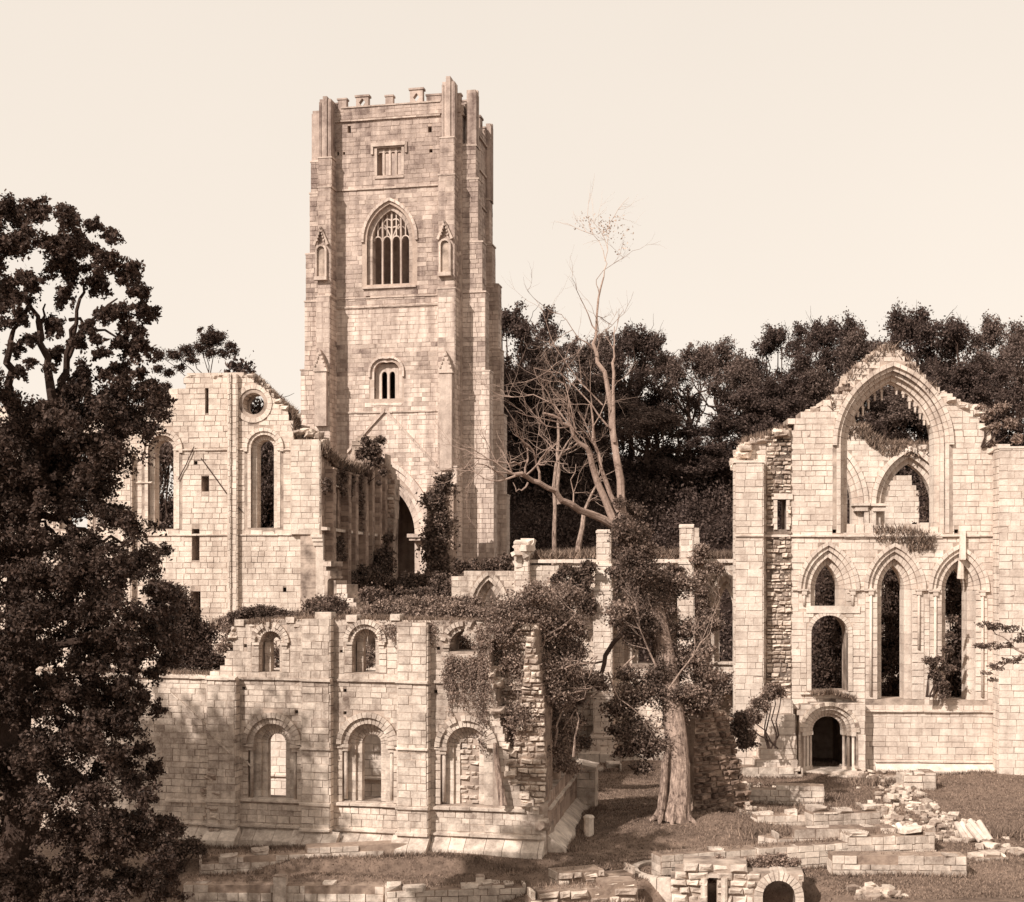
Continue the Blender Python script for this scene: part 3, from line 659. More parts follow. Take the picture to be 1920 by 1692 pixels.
# rugged stub with bushes above the wall
def rubble_pile(T, pts, smin, smax, n, m, spread=(.5, .5, .3)):
    for _ in range(n):
        c = random.choice(pts); p = Vector(c)+Vector([random.gauss(0, s) for s in spread]); s = random.uniform(smin, smax)
        A = Matrix.Rotation(random.uniform(0, 6.3), 3, 'Z') @ Matrix.Rotation(random.uniform(-.5, .5), 3, 'X') @ Matrix.Diagonal((s*random.uniform(1, 1.7), s, s*random.uniform(.55, .9)))
        T.st.append((s*s/p.y**2, p, A, random.randrange(8), True, m))

# ================================================================ dormitory range, near left
PR = Plane((441, 54.6), (1012, 51.75)); T = Thing('dormitory_range_wall', 'near two-storey wall with round-arched windows and flat pilasters, lower left', 'ruined wall', PR.pt(6, 0))
ru = lambda px, py=1400: PR.uz(px, py)[0]
rz = lambda py, px=700: PR.uz(px, py)[1]
ol = [(ru(60), -.6)]+PR.poly([(60, 1262), (200, 1264), (396, 1268), (412, 1255), (428, 1215), (436, 1195), (440, 1172), (520, 1166), (600, 1163), (700, 1162), (790, 1166), (860, 1164), (890, 1170), (915, 1180), (918, 1230), (935, 1330), (955, 1420), (958, 1470), (985, 1480), (1000, 1505), (1018, 1530), (1024, 1560)])+[(ru(1026, 1600), -.6)]
LW = [op(PR, 494, 528, 1395, 1376, 1503), op(PR, 672, 708, 1396, 1376, 1505), op(PR, 857, 893, 1402, 1381, 1511)]
UW = [op(PR, 499, 516, 1205, 1191, 1261), op(PR, 674, 697, 1204, 1190, 1262), op(PR, 856, 884, 1210, 1192, 1222)]
for w_ in LW+UW: w_['h'] = w_['a']
sq = [rect(PR, 577, 600, 1193, 1256)]+[rect(PR, x-3, x+3, y-3, y+3) for x, y in ((457, 1291), (556, 1335), (647, 1295), (647, 1337), (635, 1391), (461, 1383), (817, 1297), (820, 1393), (396, 1363), (432, 1434), (640, 1222), (460, 1211), (822, 1216))]
sq[8:10] = [rect(PR, 390, 398, 1360, 1368), rect(PR, 428, 436, 1429, 1438)]
H_ = [ap(w_, .64) for w_ in LW]+[ap(w_, .32) for w_ in UW]+sq
B_ = [ap(w_, .86) for w_ in LW]+[ap(w_, .62) for w_ in UW]+sq
masonry(T, PR, ol, H_, B_, ch=(.2, .3), sw=(.26, .66), thick=1.5, m=M_['near'], gap=.024, corename='wall', seed=5)
for i, w_ in enumerate(LW):
    k = dict(indiv=True); dr = 0
    ring(T, PR, w_['cx'], w_['zs'], w_['a'], w_['h'], w_['zb'], 0, .22, -.42, -.72, M_['near'], n=7, **k)
    ring(T, PR, w_['cx'], w_['zs'], w_['a'], w_['h'], w_['zb'], .22, .66, -.30, -.7, M_['near'], n=7, **k)
    ring(T, PR, w_['cx'], w_['zs'], w_['a'], w_['h'], w_['zs'], .42, .66, .02, -.5, M_['near'], n=9, legs=False, **k)
    ring(T, PR, w_['cx'], w_['zs'], w_['a'], w_['h'], w_['zs'], .66, .86, .14, -.3, M_['near'], n=9, legs=False, name='hood_mould', drop=.0 if i < 2 else .15, **k)
    B = (w_['cx'], w_['a'])
    for s_ in (-1, 1):     # nook shafts with capitals, plain jamb stones outside
        if i == 2 and s_ > 0: continue
        c = w_['cx']+s_*(w_['a']+.54); mb = MB(); mb.tube([PR.pt(c, w_['zb']+.1, -.1), PR.pt(c, w_['zs']-.25, -.1)], [.075, .075], 10); T.part('shaft', mb, M_['near'], smooth=True)
        mb = MB(); mb.box(PR, c-.16, c+.16, w_['zs']-.12, w_['zs']+.0, -.35, .10); mb.box(PR, c-.11, c+.11, w_['zs']-.27, w_['zs']-.12, -.3, .03); T.part('capital', mb, M_['near'])
        z = w_['zb']
        while z < w_['zs']-.05:
            h = min(random.uniform(.23, .35), w_['zs']-z); T.stone(PR, w_['cx']+s_*(w_['a']+.75), z+h/2, .03, .2, h-.03, m=M_['near']); z += h
for i, w_ in enumerate(UW):
    zb = w_['zb'] if i < 2 else w_['zb']-.7
    if i < 2: ring(T, PR, w_['cx'], w_['zs'], w_['a'], w_['h'], w_['zb'], 0, .26, -.45, -.75, M_['near'], n=6)
    ring(T, PR, w_['cx'], w_['zs'], w_['a'], w_['h'], w_['zs'], .26, .44, .0, -.5, M_['near'], n=8, legs=False, drop=0 if i < 2 else .35)
    ring(T, PR, w_['cx'], w_['zs'], w_['a'], w_['h'], w_['zs'], .44, .62, .13, -.3, M_['near'], n=8, legs=False, name='hood_mould', drop=.05 if i < 2 else .4)
    for s_ in (-1, 1):
        c = w_['cx']+s_*(w_['a']+.4); mb = MB(); mb.box(PR, c-.15, c+.15, w_['zs']-.1, w_['zs'], -.3, .12); mb.box(PR, c-.1, c+.1, w_['zs']-.24, w_['zs']-.1, -.3, .05); T.part('capital', mb, M_['near'])
        z = w_['zb'] if i < 2 else w_['zs']-1.0
        while z < w_['zs']-.25:
            h = min(random.uniform(.23, .33), w_['zs']-.24-z); T.stone(PR, w_['cx']+s_*(w_['a']+.45), z+h/2, .03, .3, h-.03, m=M_['near']); z += h
# string courses follow round the pilasters
PIL = [(388, 441), (565, 618), (745, 801)]; pj = .42
def bands(y, x0, x1, hh, prj, brk=0, skipx=()):
    z = PR.uz(700, y)[1]; xs_ = [x0]; segs = []
    for a, b in PIL:
        if b < x0 or a > x1: continue
        segs.append((xs_[-1], a, 0)); segs.append((a, b, pj)); xs_.append(b)
    segs.append((xs_[-1], x1, 0))
    for a, b, of in segs:
        if b > a+2: course(T, PR, PR.uz(a, y, of)[0]-(.05 if of else 0), PR.uz(b, y, of)[0]+(.05 if of else 0), z, hh, prj, M_['near'], off=of, broken=brk)
bands(1275, 60, 918, .15, .12, 0); bands(1508, 410, 985, .15, .14, .06); bands(1556, 440, 1018, .14, .16)
for (a, b, y) in ((453, 468, 1396), (548, 565, 1398), (618, 643, 1399), (731, 745, 1400), (801, 827, 1402)): course(T, PR, ru(a), ru(b), rz(y, a), .11, .1, M_['near'], seg=(.3, .5))
for a, b in PIL[1:]: course(T, PR, PR.uz(a, 1400, pj)[0]-.04, PR.uz(b, 1400, pj)[0]+.04, rz(1400, a), .11, .1, M_['near'], off=pj)
course(T, PR, ru(312), ru(396), PR.uz(350, 1500)[1], .15, .16, M_['near']); course(T, PR, ru(315), ru(390), PR.uz(350, 1541)[1], .14, .18, M_['near'])
for i, (a, b) in enumerate(PIL):
    u0, u1 = PR.uz(a, 1400, pj)[0], PR.uz(b, 1400, pj)[0]; top = rz(1166 if i else 1268, a)+(.12 if i == 1 else 0)
    pier(T, PR, u0, u1, 0, top, pj, M_['near'], ch=(.24, .33), sw=(.3, .6), name='pilaster')
# battered plinth
mb = MB()
u = ru(345, 1590)
while u < ru(1018, 1590):
    wd = random.uniform(.5, .9); wd = min(wd, ru(1022, 1590)-u)
    inp = any(PR.uz(a, 1590, pj)[0]-.25 < u+wd/2 < PR.uz(b, 1590, pj)[0]+.25 for a, b in PIL); of = pj if inp else 0
    mb.hexa([PR.pt(u+.01, -.3, of+.55), PR.pt(u+wd-.01, -.3, of+.55), PR.pt(u+wd-.01, -.3, 0), PR.pt(u+.01, -.3, 0),
             PR.pt(u+.01, .18, of+.5), PR.pt(u+wd-.01, .18, of+.5), PR.pt(u+wd-.01, .62, of-.05), PR.pt(u+.01, .62, of-.05)]); u += wd
T.part('plinth', mb, M_['near'], kind='stuff')
# broken scar of a lost cross wall at lower left
zc = rz(1440, 410)
for k in range(46): T.stone(PR, ru(408, 1500)+random.gauss(0, .16), random.uniform(.1, zc), random.uniform(.15, .6), random.uniform(.2, .45), random.uniform(.12, .25), dep=.5, m=M_['rubble'], rub=True, jit=.3)
# rubble blocking of the third window
w_ = LW[2]; masonry(T, PR, ap(w_, .05), ch=(.13, .24), sw=(.18, .42), off=-.5, thick=.5, m=M_['near'], rub=True, corename='blocking', jit=.03)
mb = MB(); a0, a1 = PR.uz(318, 1300, .2), PR.uz(470, 1440, .2)
n = 10
for k in range(n):
    t0, t1 = k/n, (k+.93)/n; A = [a0[0]+(a1[0]-a0[0])*t0, a0[1]+(a1[1]-a0[1])*t0]; B = [a0[0]+(a1[0]-a0[0])*t1, a0[1]+(a1[1]-a0[1])*t1]
    mb.prism(PR, [(A[0], A[1]-.03), (B[0], B[1]-.03), (B[0], B[1]+.03), (A[0], A[1]+.03)], 0, (.56 if A[0] > ru(388) and A[0] < ru(436) else .09))
T.part('roof_crease', mb, M_['near'])
for x, y, s_ in ((607, 1158, .34), (660, 1160, .22), (545, 1163, .18), (742, 1158, .2), (450, 1168, .2)): T.stone(PR, ru(x, 1160), rz(y, x), .1, s_*2, s_*1.2, dep=.5, m=M_['near'])
# ragged right end, full of core rubble
EP = Plane((918, 52.4), (1030, 51.9))
masonry(T, EP, [(EP.uz(950, 1500)[0], .9)]+EP.poly([(952, 1440), (965, 1380), (975, 1310), (985, 1200), (1000, 1180), (1010, 1240), (1022, 1330), (1022, 1400), (1024, 1450), (1022, 1500), (1012, 1530)]), ch=(.12, .25), sw=(.18, .5), thick=1.3, off=-.1, m=M_['rubble'], core=M_['core'], rub=True, jit=.12, corename='broken_end', proud=.1)
masonry(T, EP, EP.poly([(880, 1400), (885, 1210), (900, 1172), (930, 1165), (990, 1175), (1000, 1300), (985, 1400), (960, 1500), (905, 1500)]), blocks=[rect(EP, 928, 952, 1215, 1300)], ch=(.15, .3), sw=(.2, .5), thick=.7, off=-.8, m=M_['rubble'], core=M_['core'], rub=True, jit=.1, corename='broken_end', proud=.1)
ragged(T, PR, [(436, 1195), (440, 1172), (520, 1166), (700, 1162), (890, 1168)], 60, .12, .3, M_['near'], (-1.3, .0)); ragged(T, PR, [(412, 1262), (428, 1215), (440, 1175)], 26, .15, .35, M_['rubble'], (-1.2, .0)); ragged(T, PR, [(918, 1230), (935, 1330), (955, 1420), (958, 1470), (1000, 1505), (1020, 1540)], 60, .15, .4, M_['rubble'], (-.9, .1), .3)
mb = MB(); mb.box(EP, *[EP.uz(x, 1300)[0] for x in (928, 952)], EP.uz(940, 1298)[1], EP.uz(940, 1213)[1], -1.0, -.72); T.part('door_slab', mb, M_['near'])
T.finish()
# end return wall, receding
PN = Plane((1027, 51.9), (1088, 62.6)); T = Thing('range_end_wall', 'low receding end wall with a battered plinth and short buttress, right of the arched range', 'ruined wall', PN.pt(5, 0)); LN = PN.len
hN = [(0, -.2), (0, 1.9), (2, 2.3), (LN*.45, 2.2), (LN*.75, 2.1), (LN, 2.0), (LN, -.2)]
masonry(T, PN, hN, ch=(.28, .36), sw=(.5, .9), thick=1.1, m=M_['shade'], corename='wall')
course(T, PN, 0, LN, 1.75, .14, .12, M_['near'])
mb = MB()
for k in range(12):
    u0, u1 = LN*k/12+.01, LN*(k+1)/12-.01
    mb.hexa([PN.pt(u0, -.3, .7), PN.pt(u1, -.3, .7), PN.pt(u1, -.3, 0), PN.pt(u0, -.3, 0), PN.pt(u0, .15, .7), PN.pt(u1, .15, .7), PN.pt(u1, .75, -.02), PN.pt(u0, .75, -.02)])
T.part('plinth', mb, M_['near'], kind='stuff')
pier(T, PN, LN-1.5, LN, 0, 1.9, .8, M_['near'], cap=.3)
for c in (1.6, 4.2, 7.2):
    pier(T, PN, c-.35, c+.35, 2.0, random.uniform(6.3, 7.6), .7, M_['shade'], off=-.8, name='window_jamb', ch=(.25, .35), sw=(.3, .4))
T.finish(150)
# wall seen through the lower windows, and the shrub-grown vault behind it
PB = Plane((380, 66), (960, 63)); T = Thing('undercroft_rear_wall', 'inner wall seen through the lower round-arched windows, rubble and shrubs on its top', 'ruined wall', PB.pt(8, 0))
masonry(T, PB, [(PB.uz(380, 1400)[0], -.3), (PB.uz(380, 1400)[0], 6.6), (PB.uz(600, 1400)[0], 7.0), (PB.uz(960, 1400)[0], 6.4), (PB.uz(960, 1400)[0], -.3)], ch=(.3, .4), sw=(.5, .9), thick=1, m=M_['chapel'], corename='wall')
course(T, PB, PB.uz(400, 1400)[0], PB.uz(900, 1400)[0], PB.uz(500, 1452)[1], .14, .15, M_['chapel'])
mb = MB(); mb.box(PB, PB.uz(380, 1400)[0], PB.uz(960, 1400)[0], -.3, 6.3, -17, -.9); T.part('vault_top', mb, M_['grass'])
T.finish(150)
# ================================================================ presbytery wall (centre)
PP = Plane((846, 83), (1380, 80.5)); T = Thing('presbytery_wall', 'long wall with three tall buttresses and pointed windows behind the ivy-clad tree', 'ruined wall', PP.pt(8, 0))
qu = lambda px, py=1200: PP.uz(px, py)[0]
qz = lambda py, px=1100: PP.uz(px, py)[1]
ol = [(qu(846), 0)]+PP.poly([(846, 1076), (966, 1074), (967, 1058), (1200, 1054), (1379, 1054)])+[(qu(1380), 0)]
PW = [op(PP, 901, 931, 1138, 1100, 1190), op(PP, 1040, 1070, 1138, 1100, 1245), op(PP, 1349, 1374, 1140, 1103, 1242), op(PP, 1195, 1225, 1138, 1100, 1245)]
masonry(T, PP, ol, [ap(w_, .3) for w_ in PW], [ap(w_, .75) for w_ in PW], ch=(.28, .4), sw=(.4, .8), thick=1.4, m=M_['near'], core=M_['mortar'], gap=.035, corename='wall')
for w_ in PW:
    ring(T, PP, w_['cx'], w_['zs'], w_['a'], w_['h'], w_['zb'], 0, .3, -.4, -1.3, M_['near'], n=6); ring(T, PP, w_['cx'], w_['zs'], w_['a'], w_['h'], w_['zb'], .3, .52, .02, -.5, M_['near'], n=6)
    ring(T, PP, w_['cx'], w_['zs'], w_['a'], w_['h'], w_['zs']-.15, .52, .75, .16, -.2, M_['near'], n=6, name='hood_mould')
for y, x0, x1 in ((1296, 990, 1378), (1243, 1300, 1378), (1358, 1060, 1378), (1395, 1060, 1378)): course(T, PP, qu(x0), qu(x1), qz(y, x0), .16, .16, M_['near'])
course(T, PP, qu(985), qu(1378), qz(1052), .25, .2, M_['chapel'])
for (tiers) in (((965, 991, 1020, 1072, .6, 1), (965, 991, 1072, 1130, .9, 0), (962, 992, 1130, 1400, 1.3, 0)),
                ((1119, 1144, 1000, 1062, 1.0, 1), (1116, 1145, 1062, 1108, 1.2, 1), (1113, 1147, 1108, 1305, 1.5, 1), (1113, 1149, 1305, 1385, 1.7, 1), (1107, 1153, 1385, 1430, 2.2, 1)),
                ((1275, 1299, 990, 1058, 1.0, 1), (1273, 1300, 1058, 1108, 1.2, 1), (1271, 1301, 1108, 1305, 1.5, 1), (1269, 1303, 1305, 1385, 1.7, 1), (1264, 1308, 1385, 1430, 2.2, 1))):
    for (x0, x1, y0, y1, pj, cp) in tiers:
        z0 = max(0, PP.uz(x0, y1, pj)[1]); z1 = PP.uz(x0, y0, pj)[1]
        pier(T, PP, PP.uz(x0, y0, pj)[0], PP.uz(x1, y0, pj)[0], z0, z1, pj, M_['chapel'], cap=.25 if cp else 0, ch=(.28, .4), sw=(.35, .7), thick=max(1.6, pj+.6) if y0 < 1055 else None)
mb = MB()
for k in range(14): 
    u0 = qu(1075)+k*.62; mb.box(PP, u0, u0+.6, -.1, .42, 1.5, 3.6 if k < 5 else 2.9, jit=.02)
T.part('kerb_stone', mb, M_['near'], kind='stuff')
rubble_pile(T, [PP.pt(qu(978), qz(1035, 978), .3), PP.pt(qu(980), qz(1022, 978), .3), PP.pt(qu(978), qz(1050), .3)], .3, .6, 16, M_['chapel'], (.25, .2, .3))
T.finish()
# distant stub seen behind the third buttress
PX = Plane((1298, 96), (1320, 96)); T = Thing('distant_wall_stub', 'narrow broken stone stump behind the right-hand buttress top', 'ruined wall', PX.pt(.4, 0))
masonry(T, PX, [(0, 0)]+PX.poly([(1301, 1010), (1303, 990), (1311, 990), (1313, 1030), (1318, 1060)])+[(.8, 0)], ch=(.3, .4), sw=(.3, .5), thick=.8, m=M_['near'], corename='core')
T.finish()

# ================================================================ chapel of the right
PC = Plane((1378, 74.5), (1925, 73.6)); T = Thing('chapel_wall', 'high pale gable wall at the right with a huge pointed window over three tall pointed lancets', 'ruined wall', PC.pt(8, 0))
cu = lambda px, py=1200: PC.uz(px, py)[0]
cz = lambda py, px=1650: PC.uz(px, py)[1]
ol = [(cu(1380), 0)]+PC.poly([(1380, 868), (1398, 850), (1400, 828), (1432, 820), (1478, 803), (1484, 787), (1518, 772), (1560, 748), (1582, 735), (1592, 705), (1612, 686), (1636, 668), (1652, 655), (1668, 645), (1684, 657), (1704, 672), (1722, 696), (1745, 722), (1790, 748), (1830, 762), (1838, 790), (1858, 806), (1862, 845), (1990, 850)])+[(cu(1990), 0)]
BW = op(PC, 1592, 1756, 832, 712, 1000); BW['a'] *= 1.0
C1 = op(PC, 1531, 1575, 1105, 1058, 1143); C1b = op(PC, 1521, 1590, 1188, 1155, 1296)
C2 = op(PC, 1656, 1699, 1105, 1060, 1312); C3 = op(PC, 1777, 1818, 1107, 1064, 1314); DR = op(PC, 1526, 1584, 1372, 1345, 1446)
C1b['h'] = C1b['a']; DR['h'] = DR['a']
sm_ = [rect(PC, 1457, 1474, 937, 993), rect(PC, 1561, 1569, 993, 1000), rect(PC, 1789, 1797, 993, 1000), rect(PC, 1612, 1618, 1139, 1141)]
H_ = [ap(BW, .45), ap(C1, .6), ap(C1b, 0), ap(C2, .6), ap(C3, .6), ap(DR, .3)]+sm_
B_ = [ap(BW, .85), ap(C1, .95), ap(C1b, .25), ap(C2, .95), ap(C3, .95), ap(DR, .7), rect(PC, 1436, 1484, 815, 1330)]+sm_
masonry(T, PC, ol, H_, B_, ch=(.27, .40), sw=(.35, .85), thick=1.8, m=M_['chapel'], core=M_['mortar'], gap=.035, corename='wall', seed=9)
# rubble scar where facing has fallen
masonry(T, PC, PC.poly([(1436, 1328), (1436, 818), (1484, 802), (1484, 1328)]), holes=[sm_[0]], blocks=[rect(PC, 1450, 1476, 928, 998)], ch=(.14, .3), sw=(.2, .5), off=.0, thick=.1, m=M_['rubble'], core=M_['core'], rub=True, jit=.15, proud=.08, corename='rubble_scar')
mb = MB(); mb.box(PC, cu(1446), cu(1486), cz(936), cz(925), -.3, .12); T.part('lintel', mb, M_['chapel'])
mb = MB()
for k in range(5): mb.box(PC, cu(1450)-.05*(k % 2), cu(1457), cz(993)+k*.32, cz(993)+k*.32+.3, -.3, .1); mb.box(PC, cu(1474), cu(1480)+.08*(k % 2), cz(993)+k*.32, cz(993)+k*.32+.3, -.3, .1)
T.part('slit_jamb', mb, M_['chapel'])
ring(T, PC, BW['cx'], BW['zs'], BW['a'], BW['h'], BW['zb'], 0, .25, -.55, -1.6, M_['chapel'], n=14, leg_h=(.4, .6))
ring(T, PC, BW['cx'], BW['zs'], BW['a'], BW['h'], BW['zb'], .25, .45, -.25, -.8, M_['chapel'], n=14, leg_h=(.4, .6))
ring(T, PC, BW['cx'], BW['zs'], BW['a'], BW['h'], BW['zb'], .45, .66, .03, -.5, M_['chapel'], n=14, leg_h=(.4, .6))
ring(T, PC, BW['cx'], BW['zs'], BW['a'], BW['h'], BW['zs']-.1, .66, .88, .2, -.3, M_['chapel'], n=14, name='hood_mould')
# remains of cusped tracery hanging from the arch
fr = MB()
for sd_ in (-1, 1):
    i_ = arc_half(BW['cx'], BW['zs'], BW['a'], BW['h'], -.1, 24, sd_); o_ = arc_half(BW['cx'], BW['zs'], BW['a'], BW['h'], .0, 24, sd_)
    for k in range(6, 24): fr.prism(PC, [i_[k], o_[k], o_[k+1], i_[k+1]] if sd_ < 0 else [i_[k+1], o_[k+1], o_[k], i_[k]], -1.1, -.8)
e = T.part('tracery_rim', fr, M_['chapel'])
for sd_ in (-1, 1):
    pp = arc_half(BW['cx'], BW['zs'], BW['a'], BW['h'], 0, 40, sd_)
    for k in range(17, 40, 4):
        (x, z), (x2, z2) = pp[k], pp[k-3]; ln = random.uniform(.3, .75); xm = (x+x2)/2-sd_*.05; zm_ = min(z, z2)
        mb = MB(); mb.prism(PC, [(x, z+.05), (x2, z2+.05), (xm+.09, zm_-ln*.35), (xm-.09, zm_-ln*.35)], -1.05, -.85); mb.prism(PC, [(xm-.05, zm_-ln*.35), (xm+.05, zm_-ln*.35), (xm+.04, zm_-ln), (xm-.04, zm_-ln)], -1.02, -.88); link('cusp', mesh_from('cusp', mb.v, mb.f, M_['chapel'], T.loc), e)
for c_, lg in ((C1, 1), (C2, 1), (C3, 1)):
    a = (c_['cx'], c_['zs'], c_['a'], c_['h'])
    ring(T, PC, *a, c_['zb'], 0, .62, -.5, -1.6, M_['chapel'], n=8, leg_h=(.4, .6)); 
    ring(T, PC, *a, c_['zs'], .3, .62, -.15, -.6, M_['chapel'], n=8, legs=False)
    ring(T, PC, *a, c_['zs'], .62, .84, .02, -.4, M_['chapel'], n=8, legs=False)
    ring(T, PC, *a, c_['zs']-.1, .84, 1.03, .15, -.3, M_['chapel'], n=8, name='hood_mould')
    for s_ in (-1, 1):
        c = c_['cx']+s_*(c_['a']+.66); z = c_['zb']
        mb = MB(); mb.tube([PC.pt(c, c_['zb']+.2 if (s_ < 0 or c_ is not C2) else c_['zs']-3.2, .06), PC.pt(c, c_['zs']-.2, .06)], [.075]*2, 9); T.part('shaft', mb, M_['chapel'], smooth=True)
        mb = MB(); mb.box(PC, c-.2, c+.35 if s_ > 0 else c+.2, c_['zs']-.08, c_['zs'], -.3, .2); mb.box(PC, c-.13, c+.13, c_['zs']-.3, c_['zs']-.08, -.2, .16); T.part('capital', mb, M_['chapel'])
        while z < c_['zs']-.05:
            h = min(random.uniform(.32, .5), c_['zs']-z)
            T.stone(PC, c_['cx']+s_*(c_['a']+.62), z+h/2, .02, .62, h-.03, m=M_['chapel']); z += h
for a, b in ((1485, 1508), (1603, 1637), (1725, 1762)): course(T, PC, cu(a), cu(b), cz(1105), .13, .12, M_['chapel'], seg=(.5, .9))
mb = MB(); mb.box(PC, C1b['cx']-1.25, C1b['cx']+1.6, C1b['zs']+C1b['h']+.12, C1b['zs']+C1b['h']+.5, -.3, .08); T.part('lintel', mb, M_['chapel'])
ring(T, PC, C1b['cx'], C1b['zs'], C1b['a'], C1b['h'], C1b['zb'], 0, .24, .06, -.6, M_['chapel'], n=9)
# door block, three orders of round arch
DP = .75
dr_ol = PC.poly([(1497, 1448), (1497, 1330), (1520, 1322), (1590, 1322), (1623, 1325), (1623, 1448)])
PD = Plane(tuple(PC.pt(0, 0, DP).xy), tuple(PC.pt(10, 0, DP).xy), world=True)
DR = op(PD, 1527, 1583, 1373, 1345, 1446); DR['h'] = DR['a']
masonry(T, PD, [(PD.uz(1497, 1400)[0], 0), (PD.uz(1497, 1400)[0], PD.uz(1500, 1332)[1]), (PD.uz(1520, 1322)[0], PD.uz(1520, 1318)[1]), (PD.uz(1623, 1322)[0], PD.uz(1520, 1318)[1]), (PD.uz(1623, 1400)[0], 0)],
        [ap(DR, .62, .05)], [ap(DR, .72, .0)], ch=(.28, .38), sw=(.35, .6), thick=.85, m=M_['chapel'], corename='porch')
for k, (a, b, f_) in enumerate(((0, .2, -.6), (.2, .4, -.35), (.4, .62, -.1))):
    ring(T, PD, DR['cx'], DR['zs'], DR['a'], DR['h'], .02, a, b, f_, f_-.6, M_['chapel'], n=9, legs=False, name='door_arch')
    for s_ in (-1, 1):
        c = DR['cx']+s_*(DR['a']+(a+b)/2); mb = MB(); mb.tube([PD.pt(c, .3, f_-.1), PD.pt(c, DR['zs']-.2, f_-.1)], [.08]*2, 9); mb.box(PD, c-.1, c+.1, 0, .3, f_-.8, f_); T.part('shaft', mb, M_['chapel'])
        mb = MB(); mb.box(PD, c-.12, c+.12, DR['zs']-.22, DR['zs'], f_-.5, f_+.05); T.part('capital', mb, M_['chapel'])
ring(T, PD, DR['cx'], DR['zs'], DR['a'], DR['h'], DR['zs'], .62, .8, .1, -.3, M_['rubble'], n=9, legs=False, name='hood_mould')
mb = MB(); mb.box(PD, DR['cx']-1.5, DR['cx']+1.7, -.1, .14, -1.5, .5); mb.box(PD, DR['cx']-1.7, DR['cx']+2.4, -.1, -.0, .5, 1.1); T.part('door_step', mb, M_['chapel'])
for (y, x0, x1, hh) in ((1004, 1378, 1990, .15), (1333, 1623, 1862, .12), (1427, 1640, 1862, .14), (1300, 1500, 1521, .1)): course(T, PC, cu(x0), cu(x1), cz(y, (x0+x1)/2), hh, .16, M_['chapel'])
course(T, PC, BW['cx']-BW['a']-.3, BW['cx']+BW['a']+.3, BW['zb']-.12, .3, .1, M_['chapel'])
mb = MB(); a_ = DR['a']
mb.box(PC, DR['cx']-a_-.9, DR['cx']-a_-.45, 0, 3.6, -5.5, -1.75); mb.box(PC, DR['cx']+a_+.45, DR['cx']+a_+.9, 0, 3.6, -5.5, -1.75); mb.box(PC, DR['cx']-a_-.9, DR['cx']+a_+.9, 3.4, 3.8, -5.5, -1.75); mb.box(PC, DR['cx']-a_-.9, DR['cx']+a_+.9, 0, 3.4, -5.9, -5.45)
T.part('passage', mb, M_['core'], kind='stuff')
# broken left buttress and right turret
pier(T, PC, PC.uz(1378, 1100, .8)[0], PC.uz(1431, 1100, .8)[0], 0, PC.uz(1400, 868, .8)[1], .8, M_['chapel'], ch=(.3, .42), sw=(.4, .8), cap=.2)
course(T, PC, PC.uz(1378, 1100, .8)[0], PC.uz(1431, 1100, .8)[0], PC.uz(1400, 1004, .8)[1], .13, .12, M_['chapel'], off=.8)
pier(T, PC, cu(1862), cu(1985), 0, cz(846), 1.0, M_['chapel'], ch=(.3, .42), sw=(.4, .9), cap=.2, name='turret')
mb = MB(); mb.hexa([PC.pt(cu(1640), -.1, .5), PC.pt(cu(1985), -.1, .5), PC.pt(cu(1985), -.1, 0), PC.pt(cu(1640), -.1, 0), PC.pt(cu(1640), .1, .5), PC.pt(cu(1985), .1, .5), PC.pt(cu(1985), .5, 0), PC.pt(cu(1640), .5, 0)]); T.part('plinth', mb, M_['chapel'])
# stub of projecting wall with broken stepped slope left of the door
for (x0, x1, y0, pj) in ((1425, 1493, 1380, 1.9), (1432, 1490, 1340, 1.5), (1443, 1486, 1312, 1.1), (1418, 1495, 1425, 2.4)):
    pier(T, PC, PC.uz(x0, 1400, pj)[0], PC.uz(x1, 1400, pj)[0], 0, PC.uz(x0, y0, pj)[1], pj, M_['chapel'], ch=(.3, .4), sw=(.45, .8), name='wall_stub')
# hanging broken shaft over the third lancet
mb = MB(); c = cu(1803, 1000); mb.box(PC, c-.14, c+.14, cz(1050, 1803), cz(996, 1803), .0, .3); mb.tube([PC.pt(c, cz(1085), -.2), PC.pt(c, cz(1048), -.1)], [.2, .14], 7); T.part('shaft_stump', mb, M_['chapel'])
ragged(T, PC, [(1518, 772), (1582, 735), (1592, 705), (1636, 668), (1668, 647), (1704, 672), (1745, 722), (1790, 748), (1838, 765)], 170, .2, .5, M_['rubble'], (-1.7, -.15), .15); ragged(T, PC, [(1380, 868), (1400, 828), (1478, 803)], 60, .2, .5, M_['rubble'], (-1.6, .3), .2)
ragged(T, PC, [(1745, 722), (1790, 748), (1838, 765), (1845, 800), (1862, 845)], 60, .2, .5, M_['chapel'], (-1.7, .0), .2)
# low sill masonry inside the great window
for k in range(10):
    x = 1590+k*17.5; h = random.uniform(.35, .6) if k not in (4, 5) else .3; T.stone(PC, cu(x+8, 970), BW['zb']+h/2, -.5, .46, h, dep=.8, m=M_['chapel'])
T.finish()
